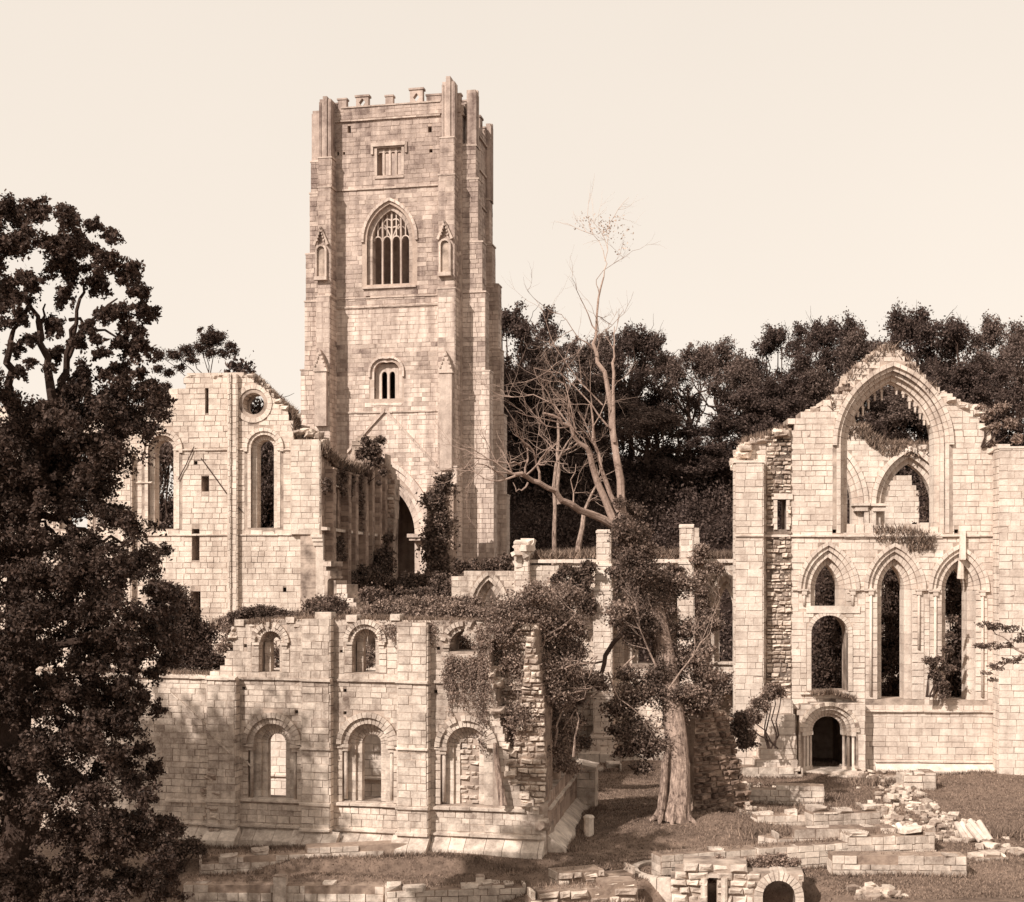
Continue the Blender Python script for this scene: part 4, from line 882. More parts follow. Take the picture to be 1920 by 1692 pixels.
# inner arcade wall seen through the great window
PI_ = Plane((1480, 93), (1900, 92)); T = Thing('inner_arcade_wall', 'grass-topped inner wall with pointed arches, seen through the huge pointed window', 'ruined wall', PI_.pt(6, 0))
I1 = op(PI_, 1662, 1752, 945, 868, 1290); I2 = op(PI_, 1500, 1600, 945, 850, 1290); I3 = op(PI_, 1815, 1890, 945, 868, 1290)
iu = lambda x: PI_.uz(x, 1000)[0]
ol = [(iu(1480), 0)]+PI_.poly([(1480, 800), (1620, 800), (1632, 815), (1660, 832), (1700, 832), (1900, 834)])+[(iu(1900), 0)]
masonry(T, PI_, ol, [ap(I1, .7, .2), ap(I2, .7, .2), ap(I3, .7, .2)], [ap(I1, 1.0, .1), ap(I2, 1.0, .1), ap(I3, 1, .1)], ch=(.3, .42), sw=(.45, .9), thick=1.6, m=M_['chapel'], corename='wall')
for d in (I1, I2, I3):
    for (a, b, f_) in ((0, .35, -.6), (.35, .7, -.2), (.7, 1.0, .12)):
        ring(T, PI_, d['cx'], d['zs'], d['a'], d['h'], .2, a, b, f_, f_-.8, M_['chapel'], n=10, indiv=True, leg_h=(.5, .9))
    for s_ in (-1, 1):
        c = d['cx']+s_*(d['a']+.5); mb = MB(); mb.box(PI_, c-.55, c+.55, d['zs']-.15, d['zs']+.02, -.8, .35); mb.box(PI_, c-.42, c+.42, d['zs']-.5, d['zs']-.15, -.8, .22); T.part('capital', mb, M_['chapel'])
T.finish(120)
PF = Plane((1650, 104), (1745, 104)); T = Thing('far_wall_fragment', 'pale rounded wall fragment framed by the small inner pointed arch', 'ruined wall', PF.pt(2, 0))
masonry(T, PF, [(PF.uz(1655, 900)[0], 0)]+PF.poly([(1655, 935), (1668, 905), (1690, 890), (1712, 893), (1724, 920)])+[(PF.uz(1724, 900)[0], 0)], ch=(.35, .45), sw=(.5, .9), thick=1.0, m=M_['chapel'], corename='wall')
T.finish(60)

# ================================================================ low ruins in the foreground
def gpt(px, py, z=0): D = (CAMZ-z)*F/(py-HY); return Vector(((px-960)/F*D, D, z))
lowg = 'low excavated wall footings'
def low(label, a, b, h, th=.8, m='near', name='low_wall', ch=(.2, .3), sw=(.3, .7), rag=.4, za=0, zb_=None, rub=False, cat='low wall', drop=.6):
    """a, b: pixels of the two ends of the wall foot on ground level z"""
    A, B = gpt(*a, za), gpt(*b, zb_ if zb_ is not None else za)
    if A.x > B.x: A, B = B, A
    P = Plane((A.x, A.y), (B.x, B.y), world=True); T = Thing(name, label, cat, (A+B)/2, lowg); Ln = P.len
    u = 0; top = []
    while u < Ln:
        t = h+random.uniform(-rag, rag)*.5; wd = random.uniform(.6, 1.6); top += [(u, za+t), (min(Ln, u+wd), za+t)]; u += wd
    masonry(T, P, [(0, za-drop)]+top+[(Ln, za-drop)], ch=ch, sw=sw, thick=th, m=M_[m], core=M_['core'], rub=rub, jit=.08 if rub else .025, corename='core', proud=.05)
    for _ in range(int(Ln*55)):
        q = P.pt(random.uniform(-.2, Ln+.2), za-.02, random.uniform(.02, .3)); GR.append((q.x, q.y, max(za, gh(q.x, q.y)), .13))
        q = P.pt(random.uniform(0, Ln), za+h+random.uniform(-.05, .08), random.uniform(-th, -.2)); GR.append((q.x, q.y, q.z, .12))
    # coping stones
    u = 0
    while u < Ln-.1:
        wd = min(random.uniform(.35, .9), Ln-u)
        if random.random() < .42: T.stone(P, u+wd/2, za+h+random.uniform(-.08, .12), random.uniform(-.2, .06), wd-.03, random.uniform(.14, .3), dep=th*random.uniform(.4, 1), m=M_[m], rub=True, jit=.1)
        u += wd
    for s_ in (0, 1):
        Q = Plane(tuple(P.pt(Ln if s_ else 0, 0, 0).xy), tuple((P.pt(Ln if s_ else 0, 0, -th)).xy), world=True)
        if not s_: Q = Plane(tuple((P.pt(0, 0, -th)).xy), tuple(P.pt(0, 0, 0).xy), world=True)
        z = za-.1
        while z < za+h-.1:
            T.stone(Q, th/2, z+.14, .03, th-.05, .26, dep=.1, m=M_[m]); z += .28
    T.finish(200); return T
low('long low retaining wall just below the arched range, upper of the two at lower left', (375, 1641), (930, 1615), .62, za=-.45)
low('lowest coursed wall along the bottom edge at lower left', (345, 1712), (720, 1716), .9, za=-1.55, m='near')
low('lowest coursed wall with upright slabs, bottom edge left of centre', (725, 1720), (985, 1712), .95, za=-1.5)
low('coursed footing stepping down in front of the fallen shafts, widest of the right-hand footings', (1560, 1640), (1812, 1642), .55)
low('footing with squared blocks directly above the widest right-hand footing', (1590, 1605), (1752, 1600), .75)
low('footing of large squared blocks in the middle of the right-hand footings', (1458, 1600), (1680, 1596), .75, sw=(.7, 1.0), ch=(.35, .4))
low('mossy coursed bench behind the large squared blocks', (1525, 1562), (1650, 1556), .8)
low('pale stepped bench left of the mossy coursed bench', (1420, 1558), (1525, 1555), .55)
low('left-hand end footing with long flat slabs, beside the rubble pier', (1422, 1592), (1462, 1600), .5)
low('upper broad footing below the chapel doorway with one bright slab', (1405, 1508), (1545, 1512), .75)
low('pale block base directly under the chapel wall, left of the door', (1392, 1458), (1505, 1458), .35, sw=(.8, 1.2), ch=(.35, .4))
low('large square pedestal block with a turf top right of the door path', (1694, 1482), (1755, 1482), .75, sw=(.8, 1.2), ch=(.3, .4), th=1.2)
low('long retaining wall across the foot of the mound', (1240, 1648), (1590, 1622), .78, za=0, rag=.05)
low('low kerb crossing the lawn at the foot of the left-hand buttress', (1088, 1450), (1165, 1450), .35, sw=(.8, 1.2), ch=(.3, .35))
low('faint low kerb at the far right of the lawn', (1740, 1622), (1890, 1618), .12, m='rubble')
low('broken stone heap wall left of the sunken court', (1045, 1662), (1190, 1650), .35, m='rubble', rub=True)
low('rough stone wall end in the bottom centre', (1000, 1700), (1195, 1690), .45, m='rubble', rub=True, za=0)
# rubble lines beside the grass path
def heap(label, line, n, smin, smax, wd=.45, h=.25, m='rubble', name='rubble_bank'):
    pts = [gpt(x, y) for x, y in line]; c = sum(pts, Vector())/len(pts); T = Thing(name, label, 'rubble', c)
    for _ in range(n):
        k = random.randrange(len(pts)-1); t = random.random(); p = pts[k].lerp(pts[k+1], t)+Vector((random.gauss(0, wd*.5), random.gauss(0, wd*.5), 0))
        s = random.uniform(smin, smax)*random.choice((.6, .8, 1)); p.z = gh(p.x, p.y)+random.uniform(-.06, h)*random.random(); GR.append((p.x+random.gauss(0, .2), p.y-s*.6, gh(p.x, p.y-s*.6), .12)); GR.append((p.x+random.gauss(0, .3), p.y-s*.7, gh(p.x, p.y-s*.7), .16))
        A = Matrix.Rotation(random.uniform(0, 6.3), 3, 'Z') @ Matrix.Rotation(random.gauss(0, .3), 3, 'X') @ Matrix.Diagonal((s*random.uniform(1.1, 1.8), s*random.uniform(.8, 1.1), s*random.uniform(.5, .9)))
        T.st.append((s*s, p, A, random.randrange(8), True, M_[m]))
    T.finish(120); return T
heap('bank of tumbled stones leading from the door pedestal down to the right', [(1625, 1452), (1665, 1475), (1700, 1500), (1745, 1530), (1790, 1560), (1805, 1575)], 260, .14, .36, 1.0, .4)
heap('pale tumbled stones beside the grass path, running down to the leaning shafts', [(1640, 1515), (1670, 1535), (1700, 1560), (1725, 1590)], 130, .15, .36, .8, .35)
heap('scattered stones at the left end of the right-hand footings', [(1395, 1470), (1440, 1490), (1500, 1480), (1560, 1530)], 60, .12, .3, .9, .2)
heap('bright heap of broken blocks at the bottom edge right of the round arch', [(1610, 1690), (1640, 1672), (1665, 1680)], 44, .2, .42, .5, .3, name='stone_heap')
heap('pale stones scattered at the top of the right-hand footings', [(1750, 1625), (1790, 1612), (1700, 1600)], 50, .12, .28, .6, .2)
heap('pale rocks at the far right edge of the lawn', [(1870, 1590), (1930, 1600)], 20, .2, .4, .8, .2)
for x, y in ((1682, 1508), (1560, 1602), (1592, 1518)):
    pass
# leaning drum shafts
for (label, cx, cy, n, sx) in (('column shafts leaning beside the near grass path', 1722, 1588, 5, 10), ('column shafts leaning at the right end of the stone bank', 1840, 1580, 6, 9)):
    for i in range(n):
        x = cx+(i-n/2)*sx; p = gpt(x, cy+random.uniform(-2, 2)); T = Thing('column_shaft', '', 'column shaft', p, 'fallen column shafts')
        T.o['label'] = {0: 'leftmost', 1: 'second from left', 2: 'third from left', 3: 'fourth from left', 4: 'fifth from left', 5: 'rightmost'}[i if i < n-1 else 5]+' of the '+label
        mb = MB(); q = p+Vector((random.uniform(-.45, -.15), random.uniform(.5, .8), random.uniform(.55, .75))); mb.tube([p+Vector((0, 0, .08)), q], [.13, .12], 10, .04); T.part('drum', mb, M_['chapel'], smooth=False)
# boundary post
p = gpt(1104, 1561, .3); p.z = gh(p.x, p.y); T = Thing('stone_post', 'short pale octagonal stone post standing alone on the lawn', 'stone post', p)
mb = MB(); mb.tube([p+Vector((0, 0, -.1)), p+Vector((0, 0, .68))], [.2, .195], 8); T.part('post_shaft', mb, M_['near'])
mb = MB(); mb.tube([p+Vector((0, 0, .68)), p+Vector((0, 0, .74)), p+Vector((0, 0, .8))], [.225, .225, .16], 8); T.part('post_cap', mb, M_['near'])
# upright slabs in the lowest walls
for k, (x, y0, y1, wd) in enumerate(((525, 1645, 1690, 24), (900, 1645, 1672, 16), (1182, 1655, 1692, 22))):
    za = -1.2 if x < 1000 else -.4; D = 49.2 if x < 1000 else 46.5
    z1 = CAMZ-(y0-HY)/F*D; c = at(x, y0, D); T = Thing('upright_slab', ('tall upright stone slab in the lowest wall at lower left', 'short upright slab at the bottom edge left of centre', 'upright slab beside the curved basin')[k], 'stone slab', (c.x, c.y, za), 'upright stone slabs')
    P = Plane((c.x-1, D), (c.x+1, D), world=True); hw = wd/2/F*D; mb = MB(); mb.box(P, 1-hw, 1+hw, za, z1, -.35, .1, jit=.01); T.part('slab', mb, M_['near'])
    mb = MB(); mb.box(P, 1-hw*.95, 1+hw*.9, z1, z1+.05, -.3, .08, jit=.015); T.part('slab_top', mb, M_['rubble'])
# arched vault fragment at the bottom
PV = Plane((1240, 46.2), (1520, 45.6)); T = Thing('sunken_arched_wall', 'sunken stone wall with a small doorway and a round arch cut by the bottom edge', 'ruined wall', PV.pt(2, 0))
vu = lambda x: PV.uz(x, 1660)[0]
V1 = op(PV, 1430, 1491, 1680, 1652, 1760); V1['h'] = V1['a']; V2 = rect(PV, 1327, 1344, 1645, 1760)
masonry(T, PV, [(vu(1256), -2.3)]+PV.poly([(1256, 1626), (1275, 1622), (1312, 1624), (1330, 1618), (1368, 1625), (1420, 1632), (1480, 1632), (1500, 1640), (1508, 1680)])+[(vu(1510), -2.3)], [ap(V1, .0, -2), V2], [ap(V1, .28, -2), V2], ch=(.2, .32), sw=(.3, .6), thick=1.1, m=M_['near'], rub=True, jit=.04, corename='wall', proud=.13)
ring(T, PV, V1['cx'], V1['zs'], V1['a'], V1['h'], -2, 0, .28, .06, -.9, M_['near'], n=7)
mb = MB(); mb.box(PV, vu(1322), vu(1350), PV.uz(1330, 1645)[1], PV.uz(1330, 1638)[1], -.6, .1); T.part('lintel', mb, M_['near'])
for x in (1320, 1358):
    mb = MB(); mb.tube([PV.pt(vu(x), -2, .1), PV.pt(vu(x), PV.uz(x, 1645)[1], .1)], [.11, .11], 8); T.part('shaft', mb, M_['near'])
T.finish()
# curved basin kerb
c0 = gpt(1245, 1640); T = Thing('curved_kerb', 'curved pale kerb of a round basin at the bottom centre', 'kerb', c0)
e_ = []
for k in range(9):
    t0, t1 = math.pi*(.45+.13*k), math.pi*(.45+.13*(k+.95)); mb = MB(); r0, r1 = .85, 1.05
    P3 = lambda r, t, z: (c0.x+r*math.cos(t)*1.3+.2, c0.y+.2+r*math.sin(t)*1.6, z)
    mb.hexa([P3(r1, t0, -.8), P3(r1, t1, -.8), P3(r0, t1, -.8), P3(r0, t0, -.8), P3(r1, t0, .16), P3(r1, t1, .16), P3(r0, t1, .16), P3(r0, t0, .16)]); T.part('kerb_stone', mb, M_['near'])
# mossy rubble pier right of the big trunk
PQ = Plane((1296, 58.5), (1424, 60.5)); T = Thing('rubble_pier', 'mossy rubble pier of small stones just right of the big tree trunk', 'ruined wall', PQ.pt(1.5, 0))
masonry(T, PQ, [(PQ.uz(1300, 1500)[0], -.1)]+PQ.poly([(1300, 1500), (1300, 1400), (1305, 1340), (1320, 1320), (1345, 1330), (1372, 1360), (1385, 1410), (1392, 1465), (1405, 1500), (1420, 1540)])+[(PQ.uz(1426, 1560)[0], -.1)], ch=(.14, .28), sw=(.2, .5), thick=1.5, m=M_['rubbledark'], core=M_['core'], rub=True, jit=.15, corename='core', proud=.12)
rubble_pile(T, [PQ.pt(PQ.uz(x, 1500)[0], z, 0) for x, z in ((1400, .2), (1415, .1), (1390, .4))], .15, .35, 50, M_['rubble'], (.3, .4, .15))
T.finish()
# stair-like broken wall between transept and shrubs
PS = Plane((600, 78), (700, 76)); T = Thing('broken_stair_wall', 'broken sloping wall with a small round arch, at the foot of the transept', 'ruined wall', PS.pt(1.5, 6))
masonry(T, PS, [(PS.uz(604, 1100)[0], 6)]+PS.poly([(604, 1100), (606, 1050), (618, 1055), (622, 1090), (648, 1098), (652, 1118), (668, 1124), (674, 1140), (690, 1150)])+[(PS.uz(692, 1150)[0], 6)], holes=[ap(op(PS, 614, 626, 1092, 1085, 1125))], blocks=[ap(op(PS, 614, 626, 1092, 1085, 1125), .2)], ch=(.2, .3), sw=(.3, .6), thick=1, m=M_['chapel'], corename='core')
T.finish()
# ================================================================ vegetation
def tree_limb(mb, p, q, r0, r1, n=6, wob=.12, seg=7):
    p, q = Vector(p), Vector(q); L_ = (q-p).length; pts = [p]
    for i in range(1, n): t = i/n; pts.append(p.lerp(q, t)+Vector([random.gauss(0, wob*L_/n) for _ in range(3)]))
    pts.append(q); mb.tube(pts, [r0+(r1-r0)*i/n for i in range(n+1)], seg, .06); return pts
def twigs(mb, p, d, L_, r, depth, up=.15, spread=.55, kids=(2, 4)):
    n = 4; pts = [Vector(p)]; dd = Vector(d).normalized()
    for i in range(n): dd = (dd+Vector([random.gauss(0, .17) for _ in range(3)])+Vector((0, 0, up*.3))).normalized(); pts.append(pts[-1]+dd*L_/n)
    mb.tube(pts, [r*(1-.55*i/n) for i in range(n+1)], 5 if depth < 2 else 6)
    if depth <= 0: return
    for _ in range(random.randint(*kids)):
        k = random.randint(1, n); nd = (dd+Vector([random.gauss(0, spread) for _ in range(3)])).normalized(); twigs(mb, pts[k], nd, L_*random.uniform(.5, .75), r*.5, depth-1, up, spread, kids)
def ext(name, label, cat, loc, group=None): return Thing(name, label, cat, loc, group)

# --- big dark tree on the left, standing close to the camera
base = Vector((-12.3, 35.5, gh(-12.3, 35.5)-1.2)); T = ext('broadleaf_tree', 'great dark leafy tree filling the left edge, nearest tree', 'tree', base)
mb = MB(); px_ = lambda x, y, D=35: at(x, y, D)
tree_limb(mb, base, px_(35, 1250), .55, .42); tree_limb(mb, px_(35, 1250), px_(60, 920), .42, .30); tree_limb(mb, px_(60, 920), px_(100, 760), .28, .2)
T.part('trunk', mb, M_['barkdark'])
mb = MB()
for (a, b, r0, r1) in (((60, 920), (15, 760), .2, .12), ((15, 760), (20, 640), .12, .08), ((20, 640), (60, 560), .07, .03), ((100, 760), (75, 620), .14, .08), ((75, 620), (45, 540), .08, .03), ((100, 760), (125, 690), .15, .09), ((125, 690), (150, 560), .09, .04),
                       ((125, 690), (140, 610), .07, .04), ((75, 640), (85, 570), .06, .02), ((150, 560), (180, 500), .04, .02), ((60, 950), (180, 1010), .12, .05), ((50, 1030), (170, 1010), .14, .05), ((170, 1010), (290, 1020), .05, .02), ((100, 1000), (70, 960), .06, .02),
                       ((60, 920), (200, 820), .16, .06), ((200, 820), (290, 770), .06, .02), ((35, 1250), (200, 1180), .16, .06), ((200, 1180), (330, 1150), .06, .02), ((35, 1250), (180, 1350), .14, .05), ((125, 650), (220, 560), .06, .02), ((130, 600), (240, 640), .05, .02), ((140, 1250), (200, 1330), .05, .02), ((30, 1400), (220, 1500), .14, .04)):
    mb = MB(); tree_limb(mb, px_(*a, 35+random.uniform(-.2, .2)), px_(*b, 35+random.uniform(-1.2, 1.2)), r0, r1, wob=.2, seg=6); T.part('limb', mb, M_['barkdark'])
CB = [(-60, 400, 60), (20, 400, 42), (75, 398, 38), (130, 408, 36), (-20, 460, 60), (45, 455, 38), (100, 462, 36), (155, 458, 34), (210, 482, 32), (235, 522, 28), (185, 528, 30), (130, 500, 34), (60, 525, 34), (10, 545, 42), (40, 590, 26), (-30, 600, 50), (262, 578, 22), (225, 580, 24), (250, 655, 26), (190, 590, 20), (115, 555, 24),
      (100, 612, 22), (55, 680, 18), (235, 690, 26), (180, 640, 16), (95, 690, 15), (145, 725, 26), (150, 770, 50), (215, 745, 38), (262, 780, 40), (292, 762, 24), (50, 800, 56), (120, 835, 60), (200, 845, 55), (250, 850, 40), (282, 815, 28), (0, 860, 60), (75, 880, 60), (160, 890, 50), (215, 925, 46), (262, 960, 40), (285, 1000, 34), (10, 940, 50), (120, 930, 40), (310, 1032, 16),
      (20, 1040, 46), (70, 1090, 50), (150, 1075, 45), (210, 1060, 42), (270, 1060, 42), (300, 1110, 40), (200, 1130, 48), (120, 1150, 50), (30, 1150, 56), (260, 1150, 46), (310, 1180, 40), (90, 1225, 34), (170, 1225, 40), (250, 1225, 40), (310, 1240, 30), (10, 1240, 40), (120, 1300, 44), (200, 1300, 42), (50, 1330, 50), (270, 1300, 26), (240, 1350, 36), (160, 1375, 44), (80, 1410, 46),
      (10, 1420, 50), (210, 1420, 40), (130, 1470, 42), (265, 1400, 22), (180, 1500, 44), (60, 1500, 46), (270, 1490, 28), (240, 1460, 24), (120, 1560, 46), (200, 1570, 44), (270, 1560, 36), (10, 1570, 44), (300, 1610, 34), (60, 1630, 40), (150, 1640, 42), (230, 1650, 40), (300, 1670, 34), (100, 1700, 44), (200, 1700, 44), (0, 1700, 40), (-60, 700, 60), (-60, 850, 80), (-70, 1000, 80), (-70, 1150, 80), (-70, 1300, 80), (-70, 1450, 80), (-70, 1600, 80)]
for y in range(760, 1720, 38):
    for x in (-40, 15, 70, 125, 180, 225):
        if random.random() < .88: CB.append((x+random.uniform(-18, 18), y+random.uniform(-14, 14), random.uniform(22, 36)))
for x, y in ((300, 1130), (300, 1200), (250, 1330), (295, 1330), (285, 1440), (305, 1540), (310, 1580), (285, 1260), (320, 1640), (280, 1640), (260, 1530), (225, 640), (262, 640), (240, 610), (255, 700), (225, 720), (270, 730), (205, 700), (60, 640), (30, 650), (250, 545), (205, 440), (180, 420), (285, 800), (300, 775), (310, 745), (290, 735), (245, 500), (262, 545), (278, 590), (262, 625), (170, 610), (145, 640), (190, 665), (105, 660), (35, 700)): CB.append((x, y, 20))
edge_ = lambda y: np.interp(y, [780, 850, 900, 940, 970, 1010, 1040], [330, 255, 222, 255, 280, 300, 330])
CB = [c for c in CB if not (800 < c[1] < 1030 and c[0]+c[2]*.95 > edge_(c[1])) and not (860 < c[1] < 930 and c[0] > 205) and not (965 < c[1] < 1010 and 70 < c[0] < 200)]
bl = []
for (x, y, r) in CB:
    for q in range(2):
        D = 34.6+random.uniform(-1.0, 1.0)*(1 if y < 700 else 2.4); c = at(x+random.uniform(-.3, .3)*r, y+random.uniform(-.3, .3)*r*.7, D); rr_ = r/F*D*random.uniform(.7, 1.1); bl.append((c.x, c.y, c.z, rr_*1.1, rr_*1.2, rr_*(.75 if y < 720 else 1.0))) if y >= 720 else bl.append((c.x, c.y, c.z, rr_*.85, rr_*.9, rr_*.5))
spray_foliage('crown', [b for b in bl if b[2] < 15.2], 350000, .05, M_['leaf'], T.o, T.loc, per=10, wid=.13)
spray_foliage('crown', [(b[0], b[1], b[2], b[3]*1.15, b[4], b[5]*1.7) for b in bl if b[2] >= 15.2], 88000, .05, M_['leaf'], T.o, T.loc, per=11, wid=.11)

# neighbour of the big tree, outside the left edge: its shade falls on the lower left of the range wall
base = Vector((-27.5, 35, 0)); T = ext('broadleaf_tree', 'tall leafy neighbour of the great left-edge tree, standing out of view to the left', 'tree', base)
mb = MB(); tree_limb(mb, base-Vector((0, 0, 1)), base+Vector((0, 0, 15)), .6, .35); T.part('trunk', mb, M_['barkdark'])
mb = MB(); bl = []
for k in range(60):
    th = random.uniform(0, 6.28); z = random.uniform(7, 22); r = random.uniform(1, 7.5)*(1 if z < 18 else .65); q = base+Vector((r*math.cos(th), r*math.sin(th), z)); bl.append((*q, 2.1, 2.1, 1.5)); mb = MB(); tree_limb(mb, base+Vector((0, 0, min(14, z*.6))), q, .18, .05); 
    if k % 3 == 0: T.part('limb', mb, M_['barkdark'])
foliage('crown', bl, 42000, .18, M_['leaf'], T.o, T.loc, spread=.42)

# --- woodland trees on the hill: three built trees, then copies
def wood_tree(label, H_, seed, m='leafwood', n=13000, lean=0, crown=.5, rad=4.2, gaps=11):
    random.seed(seed); T = ext('woodland_tree', label, 'tree', (0, 0, 0), 'woodland trees on the hill behind the ruins')
    mb = MB(); tp = Vector((lean, 0, H_*.62)); tree_limb(mb, (0, 0, -1), tp, .38, .2, 7, .12); T.part('trunk', mb, M_['barkdark'])
    mb = MB(); bl = []
    for k in range(gaps):
        th = 6.283*k/gaps+random.uniform(-.4, .4); z = H_*random.uniform(1-crown, .93); r = rad*random.uniform(.35, 1)*(1.0 if z < H_*.8 else .6)
        q = Vector((lean+r*math.cos(th), r*math.sin(th), z)); st = Vector((lean*.5, 0, H_*random.uniform(.25, .55))); tree_limb(mb, st, q, .15, .04, 5, .22, 5)
        s_ = random.uniform(.6, 1.6); bl.append((q.x, q.y, q.z, s_*1.2, s_*1.2, s_*.8))
        if random.random() < .6: twigs(mb, q, (math.cos(th), math.sin(th), .4), 2.2, .05, 1)
    bl.append((lean, 0, H_*.92, 1.0, 1.0, 1.1)); bl.append((lean+.8, 0, H_*.84, 1.4, 1.4, .9)); T.part('limb', mb, M_['barkdark'])
    spray_foliage('crown', [(b[0], b[1], b[2], b[3]*1.2, b[4]*1.2, b[5]*1.6) for b in bl], int(n*1.6), .14, M_[m], T.o, (0, 0, 0), per=12, wid=.14, up=.5); return T
protos = [wood_tree('', 15, 3, crown=.72, gaps=20, n=16000), wood_tree('', 15, 8, rad=5.0, gaps=24, n=19000, crown=.7), wood_tree('', 15, 21, 'leafwood2', crown=.8, rad=3.8, gaps=19, n=13000), wood_tree('', 15, 33, 'leafwood2', crown=.6, rad=5.0, gaps=15, n=8000), wood_tree('', 15, 47, crown=.78, rad=4.4, gaps=26, n=15000)]
random.seed(99)
def copy_thing(src, loc, rz, sc_, label):
    r = src.o.copy(); COL.objects.link(r); r.location = loc; r.rotation_euler = (0, 0, rz); r.scale = sc_; r['label'] = label
    for c in src.o.children: d = c.copy(); COL.objects.link(d); d.parent = r
    return r
SP = [(968, 585, 1, 'tree crown touching the right edge of the tower top foliage'), (1025, 598, 0, 'rounded tree behind the bare dead tree, left of its tall stem'), (1075, 640, 3, 'thin-crowned tree just left of the tall dead stem'), (1135, 640, 2, 'dark tree right behind the tall dead stem'), (1180, 622, 1, 'broad dark tree, highest between the dead stem and the dip in the treeline'),
      (1235, 640, 0, 'dark tree right of the broad dark one, sloping to the dip'), (1290, 655, 3, 'loose open-crowned tree with sky between its trunks'), (1350, 636, 3, 'sparse pale tree standing in the dip of the treeline'), (1395, 690, 2, 'low dark tree left of the chapel gable wall'), (1445, 628, 1, 'dense tree above the left shoulder of the chapel'), (1500, 612, 0, 'dense round tree above the stepped left slope of the chapel gable'),
      (1560, 600, 1, 'highest dark tree left of the chapel gable peak'), (1615, 622, 2, 'tree right against the left side of the gable peak'), (1680, 640, 0, 'tree seen through the head of the huge pointed window'), (1725, 600, 1, 'dark tree just right of the gable peak'), (1790, 598, 0, 'tree above the right slope of the gable'), (1850, 608, 2, 'loose tree near the right edge above the turret'), (1910, 615, 3, 'rightmost tree at the right edge'), (1975, 620, 1, 'tree running out of the picture at the right')]
first = set()
def place(x, y, D, k, label, wmul=1.0):
    c = at(x, y, D); zb = gh(c.x, D); hh = (c.z-zb)/15/.97; rz_ = random.uniform(0, 6.28); g_ = max(.85, hh*.85); sc_ = (g_*wmul, g_*wmul, hh)
    if k not in first:
        first.add(k); o = protos[k].o; o.location = (c.x, D, zb); o.rotation_euler = (0, 0, rz_); o.scale = sc_; o['label'] = label
    else: o = copy_thing(protos[k], (c.x, D, zb), rz_, sc_, label)
for i, (x, y, k, lb) in enumerate(SP): place(x, y+random.uniform(-12, 10), 144+(i*7) % 13, k if i % 3 else (4 if k < 2 else k), lb)
SP2 = [(950, 700, 1), (1010, 720, 0), (1060, 740, 4), (1130, 745, 3), (1215, 770, 3), (1290, 800, 4), (1360, 770, 0), (1420, 740, 0), (1480, 710, 1), (1540, 700, 2), (1600, 700, 0), (1660, 735, 3), (1740, 735, 3), (1800, 690, 1), (1880, 700, 0)]
sec = ['beside the tower flank', 'behind the pale branching limbs', 'low behind the crossing bare limbs', 'under the tall dead stem', 'in the dark mass right of the ivy trunk', 'left of the dip in the treeline', 'below the dip in the treeline', 'at the left edge of the chapel wall', 'low behind the left shoulder of the chapel', 'low behind the stepped gable slope', 'close behind the gable peak', 'in the left half of the huge window head', 'in the right half of the huge window head', 'low behind the right gable slope', 'low behind the turret']
for (x, y, k), s_ in zip(SP2, sec): place(x, y, 139, k, 'lower second-row woodland tree '+s_, 1.1)
for x, y, D, k, lb in ((500, 850, 128, 1, 'dark tree seen through the right arched window of the transept'), (300, 800, 126, 2, 'dark tree seen through the left arched window of the transept'), (455, 700, 130, 0, 'dark tree seen through the round window of the transept'), (420, 790, 127, 2, 'dark tree hidden low behind the transept wall')): place(x, y, D, k, lb, .9)
# understorey on the hillside
bl = []
for _ in range(560):
    x = random.uniform(-3, 62); y = random.uniform(108, 150 if x < 2 or x > 26 else 141)
    if x < 2 and y < 122: continue
    s_ = random.uniform(1.4, 2.6); bl.append((x, y, gh(x, y)+s_*.5, s_*1.4, s_*1.2, s_*.9))
for _ in range(75):
    x = random.uniform(-2, 32); y = random.uniform(139, 153); s_ = random.uniform(1.0, 2.7); bl.append((x, y, gh(x, y)+s_*.6, s_*1.1, s_, s_*1.2))
for _ in range(140):
    x = random.uniform(-45, -8); y = random.uniform(122, 140); s_ = random.uniform(1.2, 2.2); bl.append((x, y, gh(x, y)+s_*.4, s_*1.4, s_, s_*.8))
tag(spray_foliage('undergrowth', bl, 230000, .15, M_['leafwood'], per=12, wid=.2), 'dark undergrowth covering the wooded hillside behind the ruins', 'undergrowth', kind='stuff')

# --- ivy-clad dead tree in the centre
DT = 58.0; base = at(1262, 1540, 56.6); base.z = gh(base.x, base.y)-.15
T = ext('ivy_clad_tree', 'old tree on the mound, bare broken limbs above and thick ivy on its trunk', 'tree', base)
q_ = lambda x, y, D=DT: at(x, y, D)
mb = MB(); pts = [base, q_(1270, 1490, 56.8), q_(1271, 1440, 57), q_(1268, 1390, 57.2), q_(1262, 1330, 57.5), q_(1248, 1230), q_(1225, 1130), q_(1190, 1030), q_(1168, 975)]
mb.tube(pts, [.78, .54, .48, .45, .44, .42, .36, .30, .26], 18, .05)
for k in range(5):
    th = k*1.25+3.3; d = Vector((math.cos(th), math.sin(th), 0)); mb.tube([base+d*.35+Vector((0, 0, .75)), base+d*.62+Vector((0, 0, .3)), base+d*random.uniform(.9, 1.3)+Vector((0, 0, .05))], [.2, .17, .05], 7, .1)
T.part('trunk', mb, M_['bark'])
mb = MB(); s0 = at(1240, 1535, 56.2); s0.z = gh(s0.x, s0.y); mb.tube([s0+Vector((-.5, -.2, .02)), s0+Vector((-.2, 0, .18)), s0+Vector((0, 0, .5)), q_(1244, 1480, 56.4), q_(1247, 1430, 56.6), q_(1256, 1395, 57)], [.07, .14, .19, .17, .15, .12], 9, .06)
mb.tube([s0+Vector((0, 0, .45)), s0+Vector((-.1, -.4, .1)), s0+Vector((-.15, -.7, .03))], [.14, .1, .05], 7)
